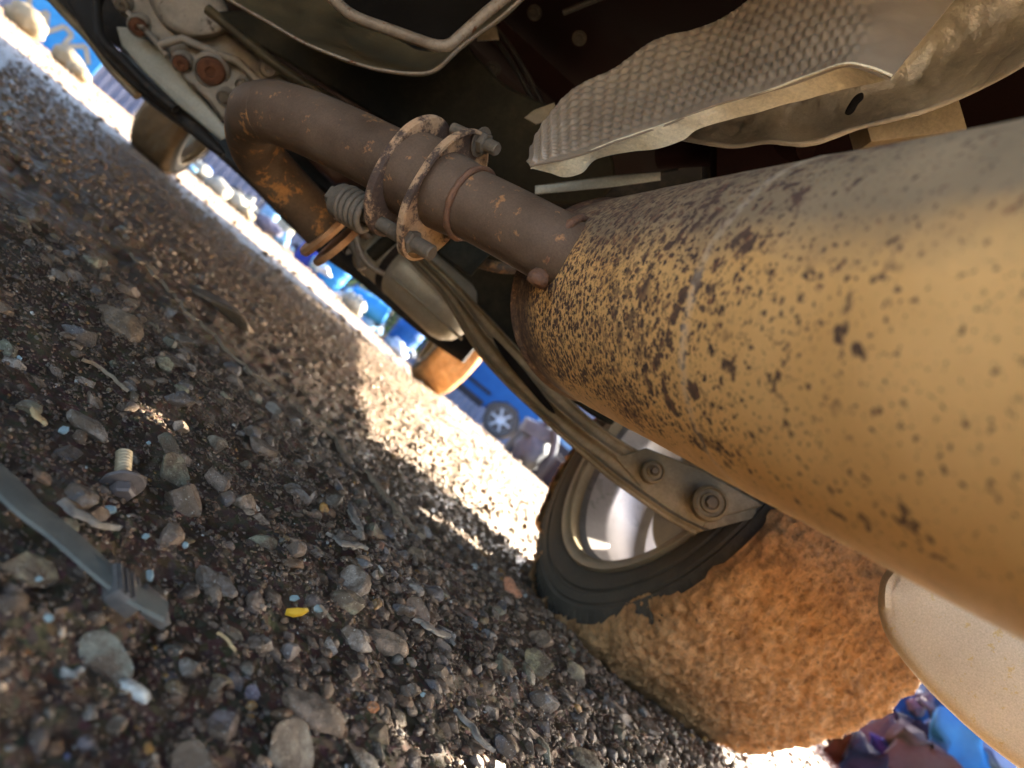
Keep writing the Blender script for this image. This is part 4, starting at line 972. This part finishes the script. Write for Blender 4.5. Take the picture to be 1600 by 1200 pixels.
revolve('washer', [(5 * kk, 0), (31 * kk, -1 * kk), (32.5 * kk, 1.5 * kk), (31 * kk, 5 * kk), (24 * kk, 7 * kk), (5 * kk, 8 * kk)], neck - bax2 * .0005, bax2, 'dark_steel', bo, 40, wob=.03)
hexbolt('bolt_head', neck + bax2 * 7 * kk, bax2, 19 * kk, 17 * kk, 'dark_steel', bo, washer=False)
def shard(x, y, wpx, hpx, mat, name, label, cat, lift=.003, up=.7, group=None, seed=None):
    c = gz(x, y, lift); k = (c - CAM).dot(_f) / FPX; r = random.Random(seed or int(x * 7 + y)); pts = []
    a, b = _right, _down; nf = (_f * -.6 + UP * .5).normalized()
    for i in range(7):
        t = 2 * math.pi * i / 7 + r.uniform(-.3, .3); q = r.uniform(.75, 1.1); pts.append(a * math.cos(t) * wpx / 2 * k * q + b * math.sin(t) * hpx / 2 * k * q)
    th = min(wpx, hpx) * k * .3
    rings = [[c + p * .8 - nf * th for p in pts], [c + p * 1.0 - nf * th * .4 for p in pts], [c + p * 1.0 + nf * th * .5 for p in pts], [c + p * .7 + nf * th for p in pts]]
    v, f = loft(rings); o = link(name, v, f, mat, None, smooth=False, origin=tuple(c)); return tag(o, label, cat, group)
shard(463, 956, 40, 16, 'yellow_bit', 'yellow_fragment', 'bright yellow plastic fragment lying on the brown gravel', 'fragment', .007)
for x, y, a, b, lb in [(173, 797, 22, 17, 'turquoise glass crumb touching the bolt head'), (234, 900, 15, 24, 'clear glass crumb near the strap clamp'), (100, 672, 20, 12, 'glittering glass crumb beside the flat slab stone'), (227, 838, 14, 10, 'bluish glass crumb below the curved wood chip'), (290, 852, 13, 12, 'sparkling glass crumb right of the bluish crumb'), (497, 951, 20, 12, 'clear glass crumb just right of the yellow fragment'), (232, 692, 8, 7, 'tiny glass crumb above the threaded bolt'), (60, 905, 16, 10, 'greenish glass crumb on the blocky grey stone'), (460, 935, 18, 10, 'pale glass crumb above the yellow fragment'), (15, 185, 12, 6, 'glass glint in the far blue lit gravel'), (75, 965, 20, 16, 'milky green glass lump in the blurred corner'), (660, 1085, 9, 9, 'pale turquoise crumb beside the pointed stone'), (30, 560, 10, 9, 'glass crumb by the left edge above the strap')]:
    shard(x, y, a, b, 'glass_bit', 'glass_crumb', lb, 'glass', .004)
def flatbit(name, mid, wpx, mat, label, cat, lift=.005, th=.0012, camber=.0008, wv=.25):
    c = gz(*mid[len(mid) // 2]); e = {}; o = ribbon(name, mid, wpx, th, mat, None, lift, 40, camber, wv)
    off = Vector(c); o.data.transform(Matrix.Translation(-off)); o.location = off; return tag(o, label, cat)
taper = lambda w_: (lambda t: w_ * (1.05 - t) ** .7)
lens = lambda w_: (lambda t: max(1.5, w_ * math.sin(math.pi * min(1, max(0, t)) ) ** .6))
flatbit('wood_chip', [(94, 786), (115, 800), (148, 818), (184, 832)], taper(24), 'wood_grey', 'curved grey wood chip below the threaded bolt', 'wood chip', .006)
flatbit('wood_chip', [(545, 788), (553, 808), (566, 832)], lens(20), 'wood_grey', 'greenish upright wood chip in the middle dirt', 'wood chip')
flatbit('wood_chip', [(508, 835), (535, 848), (575, 858)], lens(14), 'wood_grey', 'narrow grey wood chip under the greenish chip', 'wood chip')
flatbit('wood_chip', [(645, 968), (680, 985), (712, 1006)], lens(20), 'wood_grey', 'flat grey wood chip above the pointed stone', 'wood chip')
flatbit('wood_chip', [(708, 1110), (735, 1140), (770, 1178)], lens(18), 'wood_grey', 'blue grey splinter in the gravel near the bottom', 'wood chip')
flatbit('wood_chip', [(600, 595), (640, 640), (660, 668)], lens(5), 'wood_grey', 'thin splinter at the edge of the sun patch', 'wood chip')
flatbit('dry_leaf', [(48, 638), (60, 650), (72, 664)], lens(20), 'leaf_tan', 'curled tan leaf scrap left of the flat slab', 'leaf', .006, .0006)
flatbit('twig', [(205, 398), (250, 440), (320, 515), (380, 570), (440, 622)], 6, 'twig_brown', 'long thin twig lying across the dim dirt', 'twig', .006, .002)
flatbit('twig', [(470, 640), (520, 690), (580, 750), (630, 812), (655, 842)], 16, 'twig_brown', 'thick half buried root running towards the wheel', 'twig', .001, .004)
flatbit('twig', [(338, 990), (352, 1003), (366, 1020)], 2.5, 'leaf_tan', 'dry straw beside the cream splinter', 'straw', .008, .0004)
flatbit('twig', [(500, 945), (512, 960), (520, 972)], 2, 'twig_brown', 'hair thin rootlet near the yellow fragment', 'rootlet', .009, .0004)
flatbit('twig', [(905, 690), (0, 0)][:0] or [(130, 560), (160, 580), (200, 612)], 4, 'twig_brown', 'short twig above the flat slab stone', 'twig')
# ------------------------------------------------------------------ the yard beyond the car
mat_plain('blue_paint', (.006, .04, .15), .35, c2=(.010, .06, .20), scale=3)
mat_plain('grey_lilac', (.06, .06, .09), .6, c2=(.10, .10, .14), scale=5)
mat_plain('blue_plastic', (.01, .10, .28), .4, c2=(.03, .17, .38), scale=6)
mat_plain('cobalt_plastic', (.015, .025, .16), .4, c2=(.03, .045, .24), scale=6)
mat_plain('pale_blue', (.08, .17, .30), .5, c2=(.15, .28, .42), scale=6)
mat_plain('window_glass', (.20, .42, .40), .1, c2=(.3, .5, .48), scale=2)
mat_plain('tyre_far', (.02, .02, .022), .8)
mat_plain('hubcap', (.14, .18, .24), .35, .3, c2=(.26, .32, .40), scale=9)
mat_plain('scrap_alu', (.035, .045, .06), .5, .2, c2=(.09, .11, .145), scale=9)
mat_plain('scrap_dark', (.008, .009, .013), .7, c2=(.022, .022, .028), scale=9)
mat_plain('mauve_cloth', (.006, .008, .018), .8, c2=(.014, .018, .036), scale=6)
mat_plain('sandstone', (.10, .075, .040), .8, c2=(.17, .135, .075), scale=9)
mat_plain('pale_rock', (.10, .10, .085), .8, c2=(.19, .185, .15), scale=9)
mat_plain('orange_rust', (.02, .013, .010), .7, c2=(.045, .028, .018), scale=9)
mat_plain('leaf_green', (.05, .10, .015), .6, c2=(.12, .20, .03), scale=3)
mat_plain('bark', (.08, .06, .04), .8)
mat_plain('fence_metal', (.10, .11, .15), .5, .3, c2=(.18, .18, .23), scale=2)
for k_ in ('blue_paint', 'grey_lilac', 'scrap_alu', 'scrap_dark', 'mauve_cloth', 'orange_rust', 'fence_metal', 'cobalt_plastic', 'blue_plastic', 'pale_blue'):
    M[k_].node_tree.nodes['Principled BSDF'].inputs['Specular IOR Level'].default_value = .1; M[k_].node_tree.nodes['Principled BSDF'].inputs['Roughness'].default_value = .7; M[k_].node_tree.nodes['Principled BSDF'].inputs['Metallic'].default_value = 0
def gat(x, y, d):
    """point on the ground in the direction of pixel (x,y) at distance d"""
    r = ray(x, y); h_ = Vector((r.x, r.y, 0)); p = CAM + h_ * (d / h_.y); return Vector((p.x, p.y, float(ground_z(p.x, p.y))))
def lump(name, c, s, mat, parent=None, seed=0, sub=3, amp=.25):
    V, F = (V3, F3); rng = np.random.default_rng(seed); p = V * rng.uniform(.8, 1.2, 3)
    v = [Vector(c) + Vector((q[0] * s[0], q[1] * s[1], q[2] * s[2])) * (1 + amp * mn.noise(Vector(q) * 2.2 + Vector((seed, 0, 0)))) for q in p]
    return link(name, v, [tuple(map(int, t)) for t in F], mat, parent, smooth=True, origin=None if parent is not None else tuple(c))
# blue car parked across the yard
wp = gat(780, 660, 11.5); side = Vector((math.cos(rad(-8)), math.sin(rad(-8)), 0)); dep = Vector((-side.y, side.x, 0))
BC = thing('blue_car', 'blue hatchback parked across the yard, its rear wheel showing under this car', 'car', tuple(wp))
prof = [(-3.55, .30), (-3.62, .62), (-2.9, .86), (-2.25, 1.36), (-.9, 1.42), (-.05, .98), (.62, .85), (.72, .55), (.66, .30), (.36, .28), (.30, .46), (.12, .60), (-.12, .60), (-.30, .46), (-.36, .28), (-2.35, .28), (-2.41, .46), (-2.58, .60), (-2.80, .60), (-2.98, .46), (-3.05, .28)]
n = len(prof); v = [wp + side * a + UP * b - dep * .02 for a, b in prof] + [wp + side * a + UP * b + dep * 1.6 for a, b in prof]
link('body', v, [tuple(range(n)), tuple(range(2 * n - 1, n - 1, -1))] + [(i, (i + 1) % n, n + (i + 1) % n, n + i) for i in range(n)], 'blue_paint', BC, smooth=False)
for a0, a1 in ((-2.15, -1.55), (-1.48, -.85), ):
    q = [(a0, .88), (a1, .88), (a1 - .02, 1.28), (a0 + .12, 1.28)]; v = [wp + side * a + UP * b - dep * .035 for a, b in q] + [wp + side * a + UP * b - dep * .015 for a, b in q]
    link('window', v, [(0, 1, 2, 3), (7, 6, 5, 4)] + [(i, (i + 1) % 4, 4 + (i + 1) % 4, 4 + i) for i in range(4)], 'window_glass', BC, smooth=False)
for a0 in (0, -2.69):
    wc_ = wp + side * a0 + UP * .30; wr = bpy.data.objects.new('wheel', None); scene.collection.objects.link(wr); wr.parent = BC; wr.location = wc_ - Vector(BC['_w']); wr['_w'] = tuple(wc_)
    revolve('tyre', [(.19, -.05), (.27, -.06), (.30, -.02), (.30, .15), (.19, .15)], wc_, dep, 'tyre_far', wr, 40)
    revolve('rim', [(.002, -.05), (.06, -.06), (.10, -.035), (.18, -.03), (.195, -.055), (.2, -.03), (.1, .05)], wc_, dep, 'hubcap', wr, 40)
    for k in range(6):
        t = k * math.pi / 3; dd = side * math.cos(t) + UP * math.sin(t); box('spoke', wc_ + dd * .12 - dep * .05, dd * .065, dd.cross(dep) * .018, dep * .012, 'hubcap', wr)
box('sill', wp + side * -1.35 + UP * .30 - dep * .03, side * .95, UP * .06, dep * .02, 'scrap_dark', BC, .01)
box('side_moulding', wp + side * -1.35 + UP * .52 - dep * .03, side * .95, UP * .03, dep * .012, 'mauve_cloth', BC, .005)
box('door_gap', wp + side * -1.5 + UP * .62 - dep * .022, side * .008, UP * .26, dep * .004, 'scrap_dark', BC)
box('mirror', wp + side * -2.2 + UP * .95 - dep * .1, side * .09, UP * .06, dep * .08, 'pale_blue', BC, .02)
# scrapped engine near the wheel
e0 = gat(838, 700, 5.0); EN = thing('scrap_engine', 'grey scrapped engine lying on the ground in front of the blue car', 'engine', tuple(e0))
S_ = Vector((1, .1, 0)).normalized(); Dp = Vector((-.1, 1, 0))
lump('crankcase', e0 + UP * .13 + S_ * -.03, (.15, .14, .13), 'scrap_alu', EN, 3)
box('cylinder_head', e0 + UP * .27 + S_ * -.06, S_ * .12 + UP * .03, UP * .05 - S_ * .01, Dp * .1, 'scrap_alu', EN, .012)
tube('intake_pipe', catmull([e0 + S_ * -.12 + UP * .28, e0 + S_ * -.02 + UP * .36 - Dp * .1, e0 + S_ * .08 + UP * .24 - Dp * .12, e0 + S_ * .12 + UP * .1 - Dp * .1], 6), .022, 'scrap_alu', EN, 14)
revolve('flywheel', [(.01, 0), (.11, 0), (.12, .01), (.12, .03), (.01, .03)], e0 + S_ * .16 + UP * .12 - Dp * .06, (S_ * .5 - Dp).normalized(), 'scrap_dark', EN, 30)
box('battery', gat(885, 735, 4.3) + UP * .09, S_ * .10, UP * .09, Dp * .07, 'scrap_dark', None, .008); tag(scene.objects['battery'], 'dark car battery lying between scrapped engine and muddy wheel', 'battery')
bp = gat(880, 690, 6.2); box('plastic_bonnet', bp + UP * .42, S_ * .30 - UP * .03, UP * .05, Dp * .02 + UP * .02, 'pale_blue', None, .01); tag(scene.objects['plastic_bonnet'], 'pale blue plastic bonnet leaning behind the scrapped engine', 'bonnet')
box('plastic_crate', bp + UP * .18 + Dp * .1, S_ * .34, UP * .18, Dp * .2, 'scrap_dark', None, .02); tag(scene.objects['plastic_crate'], 'black plastic crate under the pale blue bonnet', 'crate')
# plastic drums and cans in the middle gap
def drum(x, y, d, r, h, mat, name, label, tilt=0, cat='drum'):
    b = gat(x, y, d); o = thing(name, label, cat, tuple(b)); ax = (UP + S_ * tilt).normalized(); base = b + (UP * r if tilt > 2 else UP * 0)
    revolve('body', [(.01, 0), (r * .94, 0), (r, .03), (r, h * .3), (r * 1.03, h * .33), (r, h * .36), (r, h * .64), (r * 1.03, h * .67), (r, h * .7), (r, h - .04), (r * .9, h), (.01, h)], base, ax, mat, o, 40)
    revolve('lid', [(.01, .0), (r * .3, .0), (r * .3, .03), (.01, .03)], base + ax * h + frame_of(ax)[1] * r * .5, ax, 'scrap_dark', o, 16); return o
drum(484, 398, 8.2, .14, .42, 'cobalt_plastic', 'plastic_drum', 'violet blue plastic drum standing at the far gravel edge')
drum(520, 432, 8.0, .15, .36, 'blue_plastic', 'plastic_drum', 'bright azure drum right of the violet blue drum')
drum(548, 460, 7.6, .12, .45, 'blue_plastic', 'plastic_drum', 'lying azure drum between two upright containers', tilt=6)
drum(585, 490, 8.4, .12, .40, 'pale_blue', 'plastic_drum', 'pale cyan drum below the green shrub')
drum(630, 530, 8.0, .17, .42, 'blue_paint', 'plastic_drum', 'dull blue drum nearest the orange front wheel')
drum(440, 360, 8.8, .13, .40, 'pale_rock', 'white_bucket', 'white bucket at the head of the drum row', cat='bucket')
drum(418, 340, 8.2, .10, .30, 'pale_blue', 'white_bucket', 'bluish white bucket beside the pale rocks', cat='bucket')
for i, (x, y, d, s, lb) in enumerate([(322, 258, 7.5, .13, 'pale block of stone behind the far left wheel'), (350, 282, 7.2, .11, 'whitish boulder right of the pale block'), (374, 300, 7.4, .13, 'long whitish boulder in the middle of the pale rocks'), (396, 318, 7.2, .08, 'yellowish small boulder ending the row of pale rocks'), (60, 12, 8, .20, 'yellow sandstone boulder at the top left corner'), (118, 78, 7.2, .16, 'yellow stone block below the blue banner'), (138, 96, 7.0, .11, 'small yellow stone next to the far left wheel')]):
    p = gat(x, y, d); o = lump('boulder', p + UP * s * .6, (s * 1.2, s, s * .8), 'pale_rock' if i < 3 else 'sandstone', None, i + 20); tag(o, lb, 'boulder')
# blue printed banner with a white zigzag
bb_ = gat(98, 45, 9.0); bn = thing('banner', 'blue banner with white zigzag lettering on the yellow yard edge', 'banner', tuple(bb_)); bd = Vector((math.cos(rad(38)), -math.sin(rad(38)) * 0 + .55, 0)).normalized() if False else Vector((1, .5, 0)).normalized(); bnn = bd.cross(UP)
box('board', bb_ + UP * .27, bd * .55, UP * .26, bnn * .015, 'blue_plastic', bn)
zz = [(-.45, .38), (-.33, .16), (-.22, .38), (-.10, .16), (.0, .38), (.12, .36), (.12, .16), (.30, .36), (.45, .20)]
for (a, b), (c, d) in zip(zz, zz[1:]):
    q0 = bb_ + bd * a + UP * b + bnn * .021; q1 = bb_ + bd * c + UP * d + bnn * .021; t_z = (q1 - q0); box('stroke', (q0 + q1) / 2, t_z / 2, t_z.normalized().cross(bnn) * .028, bnn * .004, 'pale_rock', bn)
rr5 = random.Random(5)
for i in range(60):
    t = i / 59; x = 300 + 360 * t + rr5.uniform(-8, 8); y = 242 + 300 * t - rr5.uniform(0, 14); d = rr5.uniform(7.0, 10.5); p = gat(x, y, d); s = rr5.uniform(.03, .09)
    o = lump('yard_scrap', p + UP * s * rr5.uniform(.4, 2.2), (s * rr5.uniform(.8, 2), s, s * rr5.uniform(.6, 1.3)), rr5.choice(['scrap_alu', 'pale_blue', 'pale_rock', 'blue_paint', 'grey_lilac', 'sandstone', 'scrap_dark', 'hubcap']), None, 200 + i, amp=.6)
    tag(o, 'small unsorted piece of scrap in the row beyond the gravel', 'scrap', 'scrap pieces lined up across the yard')
# green shrubs
def shrub(x, y, d, r, h, label, name='shrub'):
    b = gat(x, y, d); o = thing(name, label, 'shrub', tuple(b)); rng = random.Random(int(x)); v = []; f = []
    for i in range(900):
        a = rng.uniform(0, 6.283); rr_ = r * math.sqrt(rng.random()); z = h * rng.uniform(.12, 1); k = 1 - (z / h - .5) ** 2 * 1.6; p = b + Vector((math.cos(a) * rr_ * k, math.sin(a) * rr_ * k, z))
        u = Vector((rng.gauss(0, 1), rng.gauss(0, 1), rng.gauss(0, .6))).normalized(); w_ = u.cross(Vector((rng.random(), rng.random(), 1))).normalized(); s = rng.uniform(.03, .06); m0 = len(v)
        v += [p - u * s, p + w_ * s * .4, p + u * s, p - w_ * s * .4]; f.append((m0, m0 + 1, m0 + 2, m0 + 3))
    c = link('crown', v, f, 'leaf_green', o, smooth=False, recalc=False); c['kind'] = 'stuff'
    for k in range(4): tube('stem', [b + Vector((k * .03 - .05, 0, 0)), b + Vector(((k - 1.5) * .12, .05 * k, h * .5)), b + Vector(((k - 1.5) * .25, .03, h * .85))], [.02, .014, .008], 'bark', o, 6)
shrub(575, 440, 10.5, .55, 1.1, 'yellow green shrub behind the blue drums')
shrub(640, 500, 11.0, .5, .9, 'darker green shrub right behind the drum row')
shrub(520, 390, 11.5, .45, 1.0, 'small green shrub behind the bright azure drum')
# scrap heap at the right, beyond the muddy wheel
def hp(x, y, d): return gat(x, y, d)
q = hp(1330, 1150, 2.6)
hd = [('scrap_hose', 'grey hooked metal hose on top of the scrap heap', 'hose'), ]
R1 = Vector((.85, -.5, 0)).normalized(); N1 = Vector((-.5, -.85, 0)).normalized()
def scrapbox(x, y, d, hx, hy, hz, mat, name, label, cat, lift=0, rot=0, bev=.01):
    b = P(x, y, d); rx = (R1 * math.cos(rot) + UP * math.sin(rot)); rz = (UP * math.cos(rot) - R1 * math.sin(rot))
    o = box(name, b, rx * hx, N1 * hy, rz * hz, mat, None, 0)
    bm = bmesh.new(); bm.from_mesh(o.data); bmesh.ops.subdivide_edges(bm, edges=bm.edges[:], cuts=5, use_grid_fill=True)
    for v_ in bm.verts:
        q_ = v_.co * 22; v_.co += Vector((mn.noise(q_), mn.noise(q_ + Vector((3, 1, 8))), mn.noise(q_ + Vector((9, 4, 2))))) * .035
    bm.to_mesh(o.data); bm.free(); o.data.shade_smooth(); tag(o, label, cat); return o
def pxp(x, y, d): return P(x, y, d)
hb = gat(1450, 1120, 2.6)
o = lump('scrap_heap', hb + Vector((.25, .25, .02)), (.85, .30, .34), 'scrap_dark', None, 41, amp=.5); tag(o, 'dark heap of burnt scrap behind the muddy wheel', 'scrap heap')
items = [(1440, 1160, 2.15, .10, .04, .045, 'mauve_cloth', 'crumpled_panel', 'mauve crumpled panel lying low on the scrap heap', .3), (1360, 1160, 2.1, .05, .05, .09, 'scrap_alu', 'alloy_bracket', 'grey alloy bracket at the wheel side of the heap', -.5), (1318, 1180, 2.0, .03, .04, .06, 'orange_rust', 'rusty_lump', 'orange rusty casting at the foot of the heap', .4), (1500, 1175, 1.95, .055, .05, .09, 'blue_plastic', 'blue_box', 'light blue plastic box standing in the scrap', .55), (1560, 1190, 1.95, .11, .05, .035, 'pale_blue', 'blue_tray', 'pale blue tray at the right end of the heap', -.1), (1500, 1150, 2.3, .16, .04, .03, 'scrap_alu', 'alloy_rail', 'long alloy rail across the scrap heap', -.25), (1415, 1112, 2.35, .05, .05, .05, 'blue_paint', 'blue_can', 'blue can wedged high in the scrap heap', .2), (1395, 1180, 2.0, .045, .05, .04, 'cobalt_plastic', 'cobalt_lid', 'cobalt blue lid beside the alloy bracket', .8), (1450, 1195, 1.9, .09, .05, .05, 'tyre_far', 'black_tray', 'black tray under the light blue box', .1), (1345, 1195, 1.9, .04, .04, .05, 'mauve_cloth', 'mauve_bag', 'small mauve bag at the base of the heap', .2)]
for x, y, d, a, b, c, mt, nm, lb, ro in items: scrapbox(x, y, d, a, b, c, mt, nm, lb, nm.split('_')[-1], rot=ro)
o = tube('metal_hose', catmull([pxp(1436, 1092, 2.2), pxp(1450, 1104, 2.18), pxp(1464, 1118, 2.17), pxp(1462, 1130, 2.17), pxp(1452, 1132, 2.17)], 6), .010, 'scrap_alu', None, 14); tag(o, 'grey hooked metal hose on top of the scrap heap', 'hose')
for i in range(90):
    x = random.uniform(1270, 1640); y = random.uniform(1090, 1230)
    if y < 1165 - (x - 1290) * .5: continue
    p = P(x, y, random.uniform(2.1, 2.5)); s = random.uniform(.012, .04); o = lump('scrap_piece', p, (s * random.uniform(.5, 2.4), s * .8, s), random.choice(['scrap_alu', 'scrap_dark', 'mauve_cloth', 'grey_lilac', 'blue_paint']), None, 60 + i, amp=.5); tag(o, 'small piece of broken scrap metal in the heap', 'scrap', 'small scrap pieces in the heap')
# corrugated fence round the yard
FN = thing('yard_fence', 'grey lilac corrugated metal fence closing the far side of the yard', 'fence', (0, 16, 0))
for k in range(26):
    a0 = rad(-62 + k * 4.8); a1 = rad(-62 + (k + 1) * 4.8 - .12); g = []
    for i in range(33):
        a = a0 + (a1 - a0) * i / 32; R = 17 + .03 * math.sin(i / 32 * 2 * math.pi * 8); g.append([Vector((R * math.sin(a), R * math.cos(a), -1.0)), Vector((R * math.sin(a), R * math.cos(a), 1.9))])
    sheet('fence_panel', g, 'fence_metal', FN, .004)
    tube('post', [Vector((17.05 * math.sin(a0), 17.05 * math.cos(a0), -1)), Vector((17.05 * math.sin(a0), 17.05 * math.cos(a0), 2.0))], .03, 'scrap_dark', FN, 8)
for o in scene.objects:
    if '_w' in o: del o['_w']
